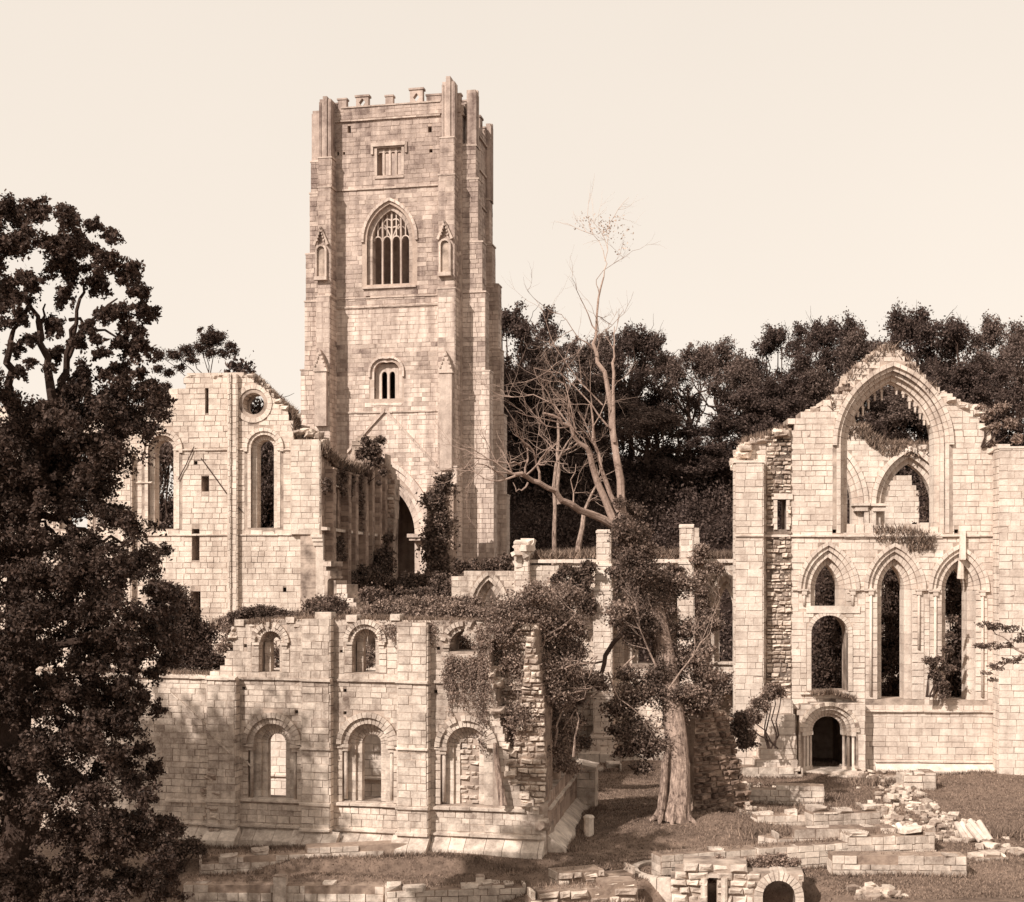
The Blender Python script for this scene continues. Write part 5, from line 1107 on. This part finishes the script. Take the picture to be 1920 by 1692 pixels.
T.part('trunk', mb, M_['bark'], label='slender second stem beside the main trunk')
def limb(pts, r, D=DT, nm='limb', tw=3, m='barkpale', dd=0):
    mb = MB(); P_ = [q_(x, y, D+dd*i/len(pts)) for i, (x, y) in enumerate(pts)]
    # refine with small wobbles
    Q = [P_[0]]
    for a, b in zip(P_, P_[1:]): Q += [a.lerp(b, .5)+Vector([random.gauss(0, .05) for _ in range(3)]), b]
    n = len(Q); mb.tube(Q, [(r[0]+(r[1]-r[0])*(i/(n-1))**.75)*.86 for i in range(n)], 8, .09)
    for _ in range(tw):
        k = random.randint(n//3, n-1); d = (Q[k]-Q[k-1]).normalized(); nd = d+Vector([random.gauss(0, .6) for _ in range(3)]); twigs(mb, Q[k], nd, random.uniform(1.0, 2.2), max(.015, r[1]*.6), 2, .2)
    T.part(nm, mb, M_[m], smooth=False)
limb([(1168, 975), (1163, 900), (1152, 830), (1146, 770), (1138, 720), (1120, 680), (1112, 645), (1118, 620), (1122, 560), (1132, 520)], (.22, .035), tw=3, dd=1)
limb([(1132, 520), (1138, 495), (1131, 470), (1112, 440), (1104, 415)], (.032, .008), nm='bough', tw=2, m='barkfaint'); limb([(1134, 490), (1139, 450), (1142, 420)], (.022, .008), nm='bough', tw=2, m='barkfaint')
limb([(1118, 620), (1103, 590), (1088, 560)], (.04, .015), nm='bough', tw=1); limb([(1112, 655), (1085, 635), (1062, 600), (1053, 590)], (.035, .01), nm='bough', tw=2); limb([(1122, 570), (1121, 540), (1118, 525)], (.03, .015), nm='bough', tw=1)
limb([(1152, 830), (1150, 760), (1151, 700), (1152, 672)], (.10, .06), nm='bough', tw=1)
limb([(1150, 975), (1120, 905), (1105, 850), (1085, 830), (1070, 800), (1050, 785), (1020, 775)], (.19, .05), tw=6, dd=-1.5)
limb([(1160, 960), (1135, 900), (1122, 850), (1112, 800), (1108, 760)], (.14, .04), tw=4)
limb([(1150, 985), (1110, 965), (1070, 945), (1040, 920), (1010, 905), (985, 893), (965, 890)], (.20, .09), tw=3, dd=-3)
limb([(1012, 905), (1006, 870), (1000, 845), (990, 835)], (.07, .03), nm='bough', tw=5, dd=-1); limb([(985, 893), (990, 862), (988, 840)], (.06, .03), nm='bough', tw=3); limb([(975, 872), (955, 870), (900, 860), (870, 855)], (.06, .015), nm='bough', tw=4, dd=-2)
limb([(965, 890), (930, 885), (895, 870), (870, 880)], (.06, .015), nm='bough', tw=5, dd=-2); limb([(990, 905), (978, 920), (968, 922), (962, 905)], (.05, .02), nm='bough', tw=0)
limb([(1085, 830), (1060, 845), (1035, 840), (1010, 815)], (.05, .02), nm='bough', tw=4); limb([(1070, 800), (1040, 760), (1000, 740), (960, 745)], (.05, .015), nm='bough', tw=6); limb([(1105, 850), (1080, 810), (1060, 720)], (.05, .02), nm='bough', tw=5); limb([(1075, 945), (1070, 900), (1080, 870)], (.04, .015), nm='bough', tw=3)
limb([(1140, 800), (1110, 760), (1050, 700), (1000, 690)], (.05, .015), nm='bough', tw=6); limb([(1130, 760), (1090, 720), (1040, 650)], (.04, .015), nm='bough', tw=5)
limb([(1200, 1160), (1165, 1190), (1135, 1230), (1128, 1262)], (.13, .10), nm='limb', tw=0, m='barkdark', dd=-2); limb([(1132, 1240), (1105, 1243), (1085, 1240)], (.06, .03), nm='bough', tw=5, m='bark')
limb([(1190, 1230), (1150, 1270), (1120, 1300), (1090, 1330)], (.05, .02), nm='bough', tw=5, m='bark', D=56.5); limb([(1230, 1250), (1200, 1180), (1180, 1140)], (.05, .02), nm='bough', tw=5, m='bark', D=56.5); limb([(1255, 1290), (1300, 1230), (1330, 1190)], (.05, .02), nm='bough', tw=5, m='bark', D=56.5); limb([(1140, 1260), (1160, 1310), (1200, 1340)], (.04, .02), nm='bough', tw=5, m='bark', D=56)
# sparse leaves on the highest twigs
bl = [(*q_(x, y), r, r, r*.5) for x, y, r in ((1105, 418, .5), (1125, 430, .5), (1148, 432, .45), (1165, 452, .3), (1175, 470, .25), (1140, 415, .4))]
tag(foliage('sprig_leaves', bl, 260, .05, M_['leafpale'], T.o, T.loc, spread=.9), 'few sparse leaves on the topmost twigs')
# ivy round the trunk and hanging crown
bl = []
for (x, y, r, d) in ((1168, 985, 28, -.3), (1180, 1010, 36, -.3), (1195, 1045, 42, -.3), (1172, 1000, 26, -.6), (1188, 1040, 28, -.6), (1200, 1070, 30, -.7), (1210, 1080, 40, 0), (1225, 1120, 40, 0), (1195, 1110, 30, .5), (1235, 1170, 38, 0), (1250, 1215, 34, 0), (1245, 1260, 34, -.3), (1255, 1310, 34, -.2), (1258, 1350, 24, 0), (1200, 1000, 30, .5), (1180, 1060, 34, 1), (1165, 940, 16, 0), (1190, 960, 20, .5), (1205, 1190, 40, -.5), (1225, 1290, 36, -.5), (1262, 1270, 26, .3)):
    for q in range(2): c = q_(x+random.uniform(-.2, .2)*r, y+random.uniform(-.2, .2)*r, DT+d+random.uniform(-.4, .4)); s_ = r/F*DT*.66; bl.append((*c, s_, s_, s_))
foliage('ivy', bl, 46000, .058, M_['leafmid'], T.o, T.loc, sub=18, spread=.4)
bl = []
for (x, y, r, d) in ((1170, 1150, 28, -1), (1165, 1330, 26, -1), (1190, 1370, 34, -1), (1220, 1400, 26, -1), (1175, 1410, 20, -1), (1200, 1440, 16, -1), (1150, 1370, 12, -1), (1130, 1290, 10, -1), (1190, 1300, 30, -1), (1290, 1180, 28, 1), (1310, 1220, 26, 1), (1320, 1270, 26, .5), (1290, 1300, 24, -.5), (1330, 1170, 20, 1), (1270, 1100, 30, 1), (1285, 1240, 30, .5), (1310, 1320, 28, 0), (1270, 1350, 18, 0), (1110, 1275, 22, -1), (1180, 1265, 20, -1)):
    c = q_(x, y, DT+d); s_ = r/F*DT; bl.append((*c, s_*1.1, s_, s_*.7))
foliage('crown', bl, 19000, .07, M_['leafmid'], T.o, T.loc, sub=26, spread=.36)
foliage('crown', [(b[0], b[1]-.3, b[2]+.1, b[3]*1.05, b[4], b[5]) for b in bl], 9000, .06, M_['leafbush'], T.o, T.loc, sub=26, spread=.36)

# --- tree filling the ruined corner right of the range
b0 = at(985, 1530, 53.2); b0.z = 1.2
T = ext('scrub_tree', 'pale-leaved scrubby tree and creeper over the broken corner of the arched range', 'tree', b0)
mb = MB()
mb.tube([PR.pt(ru(948), 1.9, .35), PR.pt(ru(938), 3.0, .3), PR.pt(ru(932), 4.2, .25)], [.16, .11, .08], 8, .08); mb.tube([PR.pt(ru(952), 1.9, .35), PR.pt(ru(944), 2.8, .45), PR.pt(ru(936), 3.4, .4)], [.09, .07, .04], 7)
T.part('trunk', mb, M_['bark'])
mb = MB()
for x0, y0, x1, y1 in ((1010, 1330, 1085, 1240), (1010, 1320, 1110, 1290), (1020, 1310, 1095, 1310), (980, 1250, 1060, 1170), (1000, 1230, 1080, 1150), (1020, 1270, 1120, 1230), (960, 1300, 1000, 1160), (1040, 1400, 1060, 1300), (1075, 1420, 1080, 1330)):
    mb = MB(); tree_limb(mb, at(x0, y0, 53), at(x1, y1, 53.5), .05, .02, 5, .2, 5); twigs(mb, at(x1, y1, 53.5), (random.gauss(0, 1), 0, random.gauss(.3, .6)), 1.0, .02, 2); T.part('limb', mb, M_['bark'])
bl = []
for (x, y, r) in ((960, 1150, 40), (1000, 1150, 46), (1045, 1150, 46), (1075, 1175, 26), (940, 1190, 32), (985, 1200, 46), (1035, 1205, 50), (1075, 1220, 24), (955, 1240, 36), (1005, 1255, 44), (1050, 1260, 44), (970, 1290, 40), (1020, 1305, 36), (1060, 1310, 24), (940, 1330, 34), (975, 1345, 36), (1010, 1355, 22), (930, 1375, 30), (960, 1395, 32), (935, 1425, 24), (990, 1395, 18), (1045, 1360, 24), (1060, 1400, 26), (1045, 1430, 20), (1075, 1360, 20), (1092, 1190, 12), (1060, 1115, 30), (1010, 1115, 30), (920, 1400, 20), (950, 1450, 16), (1070, 1440, 18)):
    c = at(x, y, 52.6+random.uniform(-.4, 1.2)+(1.5 if x > 1030 else 0)); s_ = r/F*53*.95; bl.append((*c, s_, s_*.8, s_*.85))
foliage('foliage', bl, 52000, .052, M_['leafbush'], T.o, T.loc, sub=30, spread=.36)
foliage('foliage', [(b[0], b[1]+.5, b[2], b[3], b[4], b[5]) for b in bl], 24000, .058, M_['leafmid'], T.o, T.loc, sub=24, spread=.36)

# --- ivy and bushes
def bush(name, label, cat, pts, n, size=.06, m='leafmid', flat=.8, grp=None, stems=1, sub=14):
    bl = []
    for (x, y, r, D) in pts: c = at(x, y, D); s_ = r/F*D*.9; bl.append((*c, s_*1.05, s_*.9, s_*.85))
    c = Vector(bl[0][:3]); zb = min(b[2]-b[5] for b in bl); T = ext(name, label, cat, (c.x, c.y, zb), grp)
    if m in ('leaf', 'leafmid'): spray_foliage('leaves', bl, n, size, M_[m], T.o, T.loc, per=12, wid=.2, reach=1.05)
    else: foliage('leaves', bl, n, size, M_[m], T.o, T.loc, sub=sub, spread=.36)
    mb = MB()
    for b in bl[:6 if stems else 0]: tree_limb(mb, (c.x+random.uniform(-.3, .3), c.y, zb), b[:3], .05, .02, 4, .15, 5)
    T.part('stem', mb, M_['barkdark']); return T
bush('oak_tree', 'small spreading oak rising behind the left end of the transept gable', 'tree', [(395, 640, 20, 105)]+[(x, y, r, 105+random.uniform(-1, 1)) for x, y, r in ((300, 668, 15), (325, 664, 16), (350, 658, 17), (375, 652, 13), (400, 622, 13), (385, 636, 14), (412, 632, 14), (432, 646, 13), (440, 660, 9), (395, 662, 15), (360, 676, 13), (420, 662, 12), (295, 690, 13), (318, 700, 12), (310, 725, 12), (340, 690, 12), (375, 618, 7))], 15000, .075, 'leaf')
T_ivp = bush('ivy_column', 'tall broken pier completely wrapped in ivy, beside the tower arch', 'ivy', [(825+random.uniform(-10, 10), y, 27 if y > 960 else 24, 108) for y in range(908, 1090, 12)]+[(812, 1010, 20, 107.6), (846, 930, 14, 108), (838, 895, 12, 108), (812, 925, 12, 108)], 34000, .12, sub=20)
Pp = Plane((797, 108), (853, 107.6)); pm = MB(); pm.box(Pp, .1, Pp.len-.1, 0, Pp.uz(825, 912)[1], -1.2, .0, jit=.08); T_ivp.part('pier_core', pm, M_['shade'])
bush('ivy_bush', 'dark conical bush at the foot of the tower arch, left side', 'bush', [(722, 1040, 20, 101), (716, 1060, 24, 101), (728, 1010, 12, 101), (712, 1082, 26, 100)], 9000, .11)
T2 = bush('shrub', 'dark shrubs massed across the foot of the tower arch', 'bush', [(690, 1080, 26, 96), (660, 1085, 22, 95), (760, 1095, 24, 97), (800, 1090, 26, 97), (830, 1100, 26, 96), (790, 1115, 20, 94), (740, 1100, 22, 96), (820, 1135, 18, 90), (845, 1110, 20, 95)], 24000, .1)
bush('shrub', 'rounded dark shrub left of centre above the second pilaster', 'bush', [(610, 1130, 28, 66), (635, 1140, 22, 66), (585, 1135, 22, 66), (600, 1150, 26, 65)], 14000, .065)
bush('shrub', 'broad dark shrub right of the white stair wall', 'bush', [(710, 1125, 28, 72), (735, 1135, 26, 72), (690, 1118, 20, 72), (750, 1120, 18, 72), (720, 1150, 20, 70)], 15000, .07)
bush('shrub', 'low pale scrub spreading along the top of the arched range, centre', 'scrub', [(x, 1150+8*math.sin(x*.05), 20, 60) for x in range(690, 960, 14)]+[(x, 1130, 16, 66) for x in range(760, 900, 16)], 26000, .055, 'leafbush', sub=20)
bush('shrub', 'dark turf mound and creeper capping the first arched upper window', 'scrub', [(x, 1160-14*math.sin((x-430)/120*3.14), 13, 55.5) for x in range(432, 560, 9)]+[(x, 1158-10*math.sin((x-430)/120*3.14), 13, 57) for x in range(440, 550, 12)], 20000, .045, sub=14)
bush('shrub', 'straggling pale creeper at the broken left end of the upper storey', 'scrub', [(425, 1180, 12, 54.8), (432, 1200, 12, 54.8), (420, 1165, 10, 55), (415, 1215, 12, 54.8)], 4500, .045, 'leafbush')
bush('evergreen_bush', 'dense dark rounded evergreen growing on the low left part of the arched range', 'bush', [(330, 1150, 46, 57), (365, 1180, 42, 57), (340, 1210, 50, 57), (380, 1225, 38, 56.5), (400, 1243, 24, 56), (310, 1240, 36, 57), (300, 1180, 40, 57), (415, 1245, 14, 56), (320, 1115, 30, 57)], 38000, .06, 'leaf', sub=24)
def strands(label, P, tops_, n, leafn, off=.12, m='leafbush', size=.04, name='creeper'):
    T = ext(name, label, 'creeper', P.pt(*P.uz(*tops_[0][:2]), off)); mb = MB(); bl = []
    for _ in range(n):
        x, y, ln = random.choice(tops_); x += random.uniform(-8, 8); pts = []; l = ln*random.uniform(.4, 1)
        for k in range(max(2, int(l/7))):
            u, z = P.uz(x, y+k*7, off); q = P.pt(u, z, off+random.uniform(-.03, .1)); pts.append(q); bl.append((*q, .12, .06, .14)); x += random.gauss(0, 2.4)
        mb.tube(pts, [.012]*len(pts), 3)
    T.part('stem', mb, M_['bark'], kind='stuff'); foliage('leaves', bl, leafn, size, M_[m], T.o, T.loc, sub=4, spread=.5)
strands('thin creeper hanging over the wall round the third upper window', PR, [(x, 1172, 55) for x in range(725, 815, 14)]+[(x, 1236, 110) for x in range(838, 900, 8)]+[(x, 1180, 230) for x in range(896, 918, 6)], 66, 9000)
bush('shrub', 'foliage seen through the upper windows of the arched range', 'bush', [(x, 1225, 28, 60) for x in (505, 588, 685, 868, 540, 640)]+[(868, 1205, 20, 55), (505, 1245, 14, 58), (685, 1240, 18, 58)], 16000, .055, 'leafbush')
bush('ivy', 'ivy sheet over the wall left of the middle buttress', 'ivy', [(x, y, 18, 80.0) for x, y in ((1060, 1068), (1080, 1075), (1100, 1085), (1070, 1095), (1095, 1110), (1100, 1065), (1060, 1110), (1085, 1125), (1105, 1135), (1045, 1085))], 14000, .085)
bush('ivy', 'ivy sheet over the wall between the middle and right buttresses', 'ivy', [(x, y, 20, 79.6) for x, y in ((1160, 1070), (1185, 1080), (1210, 1070), (1240, 1080), (1260, 1100), (1235, 1120), (1200, 1120), (1170, 1130), (1165, 1100), (1262, 1070), (1255, 1140), (1225, 1160), (1185, 1160), (1160, 1160))], 24000, .085)
bush('ivy', 'creeper on the wall between the right buttress and the chapel', 'ivy', [(x, y, 15, 79.6) for x, y in ((1310, 1050), (1315, 1080), (1320, 1110), (1325, 1150), (1312, 1130), (1345, 1290), (1360, 1275), (1330, 1300), (1320, 1250), (1370, 1290), (1340, 1065), (1316, 1030))], 10000, .08, 'leafbush')
bush('shrub', 'bushy plant on the rubble pier and wall foot left of the chapel corner', 'bush', [(x, y, 20, 62) for x, y in ((1320, 1330), (1345, 1350), (1330, 1380), (1360, 1375), (1385, 1370), (1400, 1390), (1390, 1350), (1310, 1300))], 16000, .065, 'leafmid')
bush('shrub', 'small leafy shrubs climbing the stub left of the round-arched door', 'bush', [(x, y, r, 71) for x, y, r in ((1450, 1292, 15), (1465, 1300, 10), (1440, 1305, 14), (1425, 1320, 15), (1410, 1340, 16), (1395, 1360, 14), (1405, 1380, 14), (1420, 1350, 10), (1392, 1395, 12))], 9000, .065, 'leafbush')
bush('shrub', 'pale leafy sprays growing at the right shoulder of the chapel gable', 'bush', [(x, y, r, 73.6) for x, y, r in ((1850, 778, 13), (1866, 802, 11), (1880, 765, 12), (1896, 792, 13), (1906, 822, 11), (1860, 834, 7), (1838, 765, 8))], 4200, .07, 'leafbush')
bush('ivy', 'dark ivy growing up the left jamb of the third lancet', 'ivy', [(x, y, r, 73.2) for x, y, r in ((1745, 1240, 11), (1752, 1265, 13), (1765, 1285, 14), (1775, 1255, 13), (1778, 1220, 11), (1780, 1190, 10), (1785, 1160, 8), (1770, 1300, 10), (1760, 1235, 9))], 9000, .07)
bush('ivy', 'dark ivy inside the small inner arch behind the huge window, with added growth below darkening the middle lancet', 'ivy', [(x, y, r, 100) for x, y, r in ((1735, 900, 10), (1738, 925, 14), (1740, 950, 16), (1742, 980, 18), (1735, 1000, 18), (1715, 985, 10), (1728, 880, 8), (1700, 1040, 30), (1680, 1090, 34), (1690, 1150, 40), (1690, 1220, 40), (1680, 1020, 14), (1690, 1290, 40))], 18000, .1)  # lower clumps added to darken the far wall behind the middle lancet
bush('shrub', 'shaggy plant over the first wall bay beneath the tower buttress', 'bush', [(x, y, r, 84.5) for x, y, r in ((870, 1065, 13), (890, 1062, 13), (915, 1060, 15), (935, 1058, 18), (945, 1052, 14), (955, 1062, 14), (860, 1058, 12))], 10000, .085)
bush('shrub', 'bushy growth crowning the wall stump in front of the tower', 'bush', [(x, y, r, 99) for x, y, r in ((690, 830, 13), (700, 845, 13), (712, 825, 9), (680, 850, 14), (705, 865, 12), (715, 885, 9), (712, 905, 7))], 7000, .1, 'leafmid')
strands('dark creeper trailing down between the receding pilasters', PA, [(640, 880, 60), (660, 890, 70), (676, 890, 120), (680, 890, 120), (612, 900, 60), (632, 1010, 60)], 40, 5000, .3, 'leafmid', .08)
bush('bush', 'small dark bushes in the shadow at the foot of the lower left wall', 'bush', [(x, y, 20, 50.8) for x, y in ((330, 1560), (350, 1580), (370, 1590), (340, 1600), (310, 1590), (315, 1540), (300, 1620), (330, 1640))], 12000, .05, 'leafmid')
bush('bush', 'shaggy growth over the sunken arched wall', 'bush', [(x, y, r, 46.8) for x, y, r in ((1380, 1628, 13), (1400, 1620, 14), (1425, 1618, 14), (1450, 1622, 13), (1470, 1622, 10), (1340, 1622, 8), (1290, 1640, 10), (1305, 1645, 9), (1440, 1610, 10), (1500, 1635, 9), (1330, 1650, 8), (1395, 1645, 12), (1372, 1650, 9), (1300, 1655, 10), (1420, 1632, 12), (1350, 1612, 9), (1465, 1608, 10), (1490, 1618, 10))], 17000, .04, 'leafbush')
bush('bush', 'tufty weeds over the stone heap beside the curved basin', 'bush', [(x, y, r, 48.5) for x, y, r in ((1120, 1630, 14), (1140, 1640, 15), (1160, 1640, 13), (1100, 1640, 12), (1175, 1655, 12), (1110, 1660, 12), (1140, 1665, 10))], 10000, .04, 'leafmid')
bush('creeper', 'creeper-choked stonework standing on the receding end wall', 'creeper', [(PN.pt(u, z, -.4).x/PN.pt(u, z, -.4).y*F+960, HY-(z-CAMZ)/PN.pt(u, z, -.4).y*F, 21, PN.pt(u, z, -.4).y) for u, z in [(random.uniform(.4, 9.5), random.uniform(3, 7.8)) for _ in range(60)]]+[(x, y, 22, 60) for x, y in ((1085, 1230), (1090, 1270), (1080, 1310), (1075, 1350), (1092, 1390))], 44000, .06, 'leafmid')
for (x, D, w_, lb) in ((1560, 86, 40, 'added dark foliage that darkens the first lancet and the opening above the door'), (1680, 87, 46, 'added dark foliage that darkens the middle lancet'), (1800, 86, 46, 'added dark foliage that darkens the third lancet')):
    bush('added_dark_foliage', lb, 'tree', [(x+random.uniform(-.5, .5)*w_, y, 24, D+random.uniform(-1, 1)) for y in range(1075, 1320, 9)], 16000, .1, 'leaf')  # added foliage: hides the sunlit piers so the lancets stay dark
# overhanging branch from a tree out of the picture at the right
T = ext('overhanging_branch', 'blurred leafy branch reaching in from the right edge over the chapel wall', 'branch', at(2010, 1260, 30))
mb = MB(); tree_limb(mb, at(2010, 1260, 30), at(1900, 1215, 30.3), .04, .02); T.part('limb', mb, M_['bark'])
for a, b in (((1900, 1215), (1835, 1210)), ((1930, 1228), (1850, 1262)), ((1910, 1218), (1850, 1175))): mb = MB(); tree_limb(mb, at(*a, 30.3), at(*b, 30.4), .02, .008); T.part('bough', mb, M_['bark'])
bl = [(*at(x, y, 30.3), r/F*30*1.5, .2, r/F*30*.6) for x, y, r in ((1845, 1172, 12), (1870, 1175, 14), (1895, 1180, 14), (1835, 1210, 10), (1860, 1212, 14), (1885, 1210, 12), (1910, 1200, 12), (1850, 1262, 8), (1870, 1250, 12), (1890, 1240, 12), (1910, 1235, 10), (1862, 1275, 7), (1925, 1190, 14))]
foliage('leaves', bl, 1900, .03, M_['leafmid'], T.o, T.loc, sub=14, spread=.2)
# bare woodland stems that stand out in front of the dark hill
for (x0, y0, x1, y1, D, r) in ((1072, 1035, 1095, 960, 104, .28), (1037, 1015, 1043, 870, 112, .22), (1048, 880, 1046, 790, 118, .2)):
    p = at(x0, y0, D); T = ext('bare_stem', '', 'tree', p, 'bare stems on the hillside'); T.o['label'] = {1072: 'short leaning pale stem above the presbytery wall', 1037: 'thin straight stem left of the leaning one', 1048: 'faint stem higher up behind the crossing limbs'}[x0]
    mb = MB(); q = at(x1, y1, D+1); tree_limb(mb, p-Vector((0, 0, 3)), q, r, r*.6, 5, .05); T.part('trunk', mb, M_['bark'])
    mb = MB(); twigs(mb, q, (0.3, 0, 1), 3, r*.5, 2); T.part('limb', mb, M_['bark'])
# ---------------------------------------------------------------- grass
def tag_grass(o, label): return tag(o, label, 'grass', kind='stuff')
N_ = 130000; gx = rng.uniform(-16, 27, N_*2); gy = 45+33*rng.random(N_*2)**1.3; P_ = np.stack([gx, gy, np.zeros_like(gx)], 1)
keep = (np.abs(gx-.0)/gy < .42) & ~((gy > 51.5) & (gx < .6) & (gy < 62)) & ~(gx < -1) | ((gx < -1) & (gy < 51.5) & (np.abs(gx)/gy < .42)); P_ = P_[keep][:N_]
P_[:, 2] = [gh(a, b) for a, b in P_[:, :2]]
GR2 = list(GR)
for (P_l, u0, u1, o_) in ((PR, ru(345), ru(1022), 1.05), (PC, cu(1640), cu(1925), .55), (PP, qu(1060), qu(1378), .1), (PN, 0, LN, .75)):
    for _ in range(int((u1-u0)*90)):
        q = P_l.pt(random.uniform(u0, u1), 0, o_+abs(random.gauss(0, .18))); GR2.append((q.x, q.y, gh(q.x, q.y), .16))
g_ = np.array(GR2); g_ = np.repeat(g_, 2, 0); g_[:, :2] += rng.normal(size=(len(g_), 2))*.05
tag_grass(link('foot_grass', mesh_np('foot_grass', blades_np(g_[:, :3], g_[:, 3:4], .016), 3, M_['blades'])), 'grass and weeds growing along the feet and tops of the low walls')
tag_grass(link('lawn_grass', mesh_np('lawn_grass', blades_np(P_, .055, .022), 3, M_['blades'])), 'short rough grass of the lawns and the mound')
def tops(pl, pts, n, h, off0, off1, label, sag=0, wd=.03):
    out_ = []
    seg = [(pl.uz(*a), pl.uz(*b)) for a, b in zip(pts, pts[1:])]
    for _ in range(n):
        (u0, z0), (u1, z1) = random.choice(seg); t = random.random(); q = pl.pt(u0+(u1-u0)*t, z0+(z1-z0)*t-random.random()*sag, random.uniform(off0, off1)); out_.append(tuple(q))
    tag_grass(link('wall_top_grass', mesh_np('wall_top_grass', blades_np(np.array(out_), h, wd), 3, M_['blades'])), label)
tops(PT, [(470, 703), (505, 735), (550, 775), (552, 826), (602, 826)], 4200, .28, -1.6, .05, 'rough grass on the sloping top of the transept gable', .2, .05)
tops(PA, [(604, 842), (625, 862), (650, 872), (672, 880), (690, 880)], 7500, .42, -1.2, .3, 'shaggy grass hanging over the receding wall top', .5, .06)
tops(PR, [(440, 1172), (520, 1166), (600, 1163), (700, 1162), (790, 1166), (890, 1170)], 6000, .18, -1.4, .05, 'weeds along the top of the arched range', .05, .02)
tops(PR, [(60, 1264), (200, 1264), (396, 1268)], 3000, .2, -1.4, .05, 'weeds on the low left part of the arched range', .05, .02)
tops(PP, [(985, 1050), (1115, 1044), (1145, 1044), (1275, 1046), (1300, 1050), (1379, 1050)], 6000, .5, -1.3, .1, 'long grass on top of the presbytery wall', .1, .04)
tops(PC, [(1560, 752), (1560, 748), (1582, 735), (1592, 705), (1612, 686), (1636, 668), (1652, 655), (1668, 645), (1684, 657), (1704, 672), (1722, 696), (1745, 722), (1760, 728)], 4200, .28, -1.7, .10, 'dry grass growing over the chapel gable slopes', .6, .04)
tops(PC, [(1398, 848), (1400, 828), (1432, 820), (1478, 803)], 1500, .35, -1.5, .1, 'dry grass on the broken left shoulder of the chapel', .2, .04)
tops(PC, [(1640, 990), (1700, 992), (1750, 1005), (1700, 1010)], 1500, .3, -.2, .25, 'dark tuft hanging from the sill of the huge window', .8, .03)
tops(PC, [(1520, 1300), (1560, 1298), (1600, 1310)], 1500, .2, -.3, .6, 'weeds on the ledge over the round-arched door', .1, .03)
tops(PI_, [(1580, 800), (1620, 800), (1632, 815), (1660, 832), (1700, 832), (1800, 834)], 10000, .35, -1.5, .15, 'dark grass on the inner wall behind the huge window', .9, .05)
tops(PB, [(380, 1180), (600, 1165), (960, 1180)], 12000, .5, -14, 0, 'rough grass on the vault behind the arched range', .1, .04)
pq = np.array([(random.uniform(7, 22), random.uniform(48.5, 72), 0) for _ in range(9000)]); cl = np.array([tuple(gpt(x, y)[:3]) for x, y in ((1440, 1535), (1500, 1540), (1560, 1520), (1610, 1530), (1460, 1580), (1520, 1500), (1700, 1470), (1430, 1500), (1850, 1560), (1890, 1570), (1590, 1590), (1640, 1470))])
ii = rng.integers(0, len(cl), 9000); pq = cl[ii]+rng.normal(size=(9000, 3))*np.array([.7, .45, 0]); pq[:, 2] = [gh(a, b) for a, b in pq[:, :2]]
tag_grass(link('grass_tufts', mesh_np('grass_tufts', blades_np(pq, .28, .025), 3, M_['blades'])), 'tall grass tufts among the excavated footings')
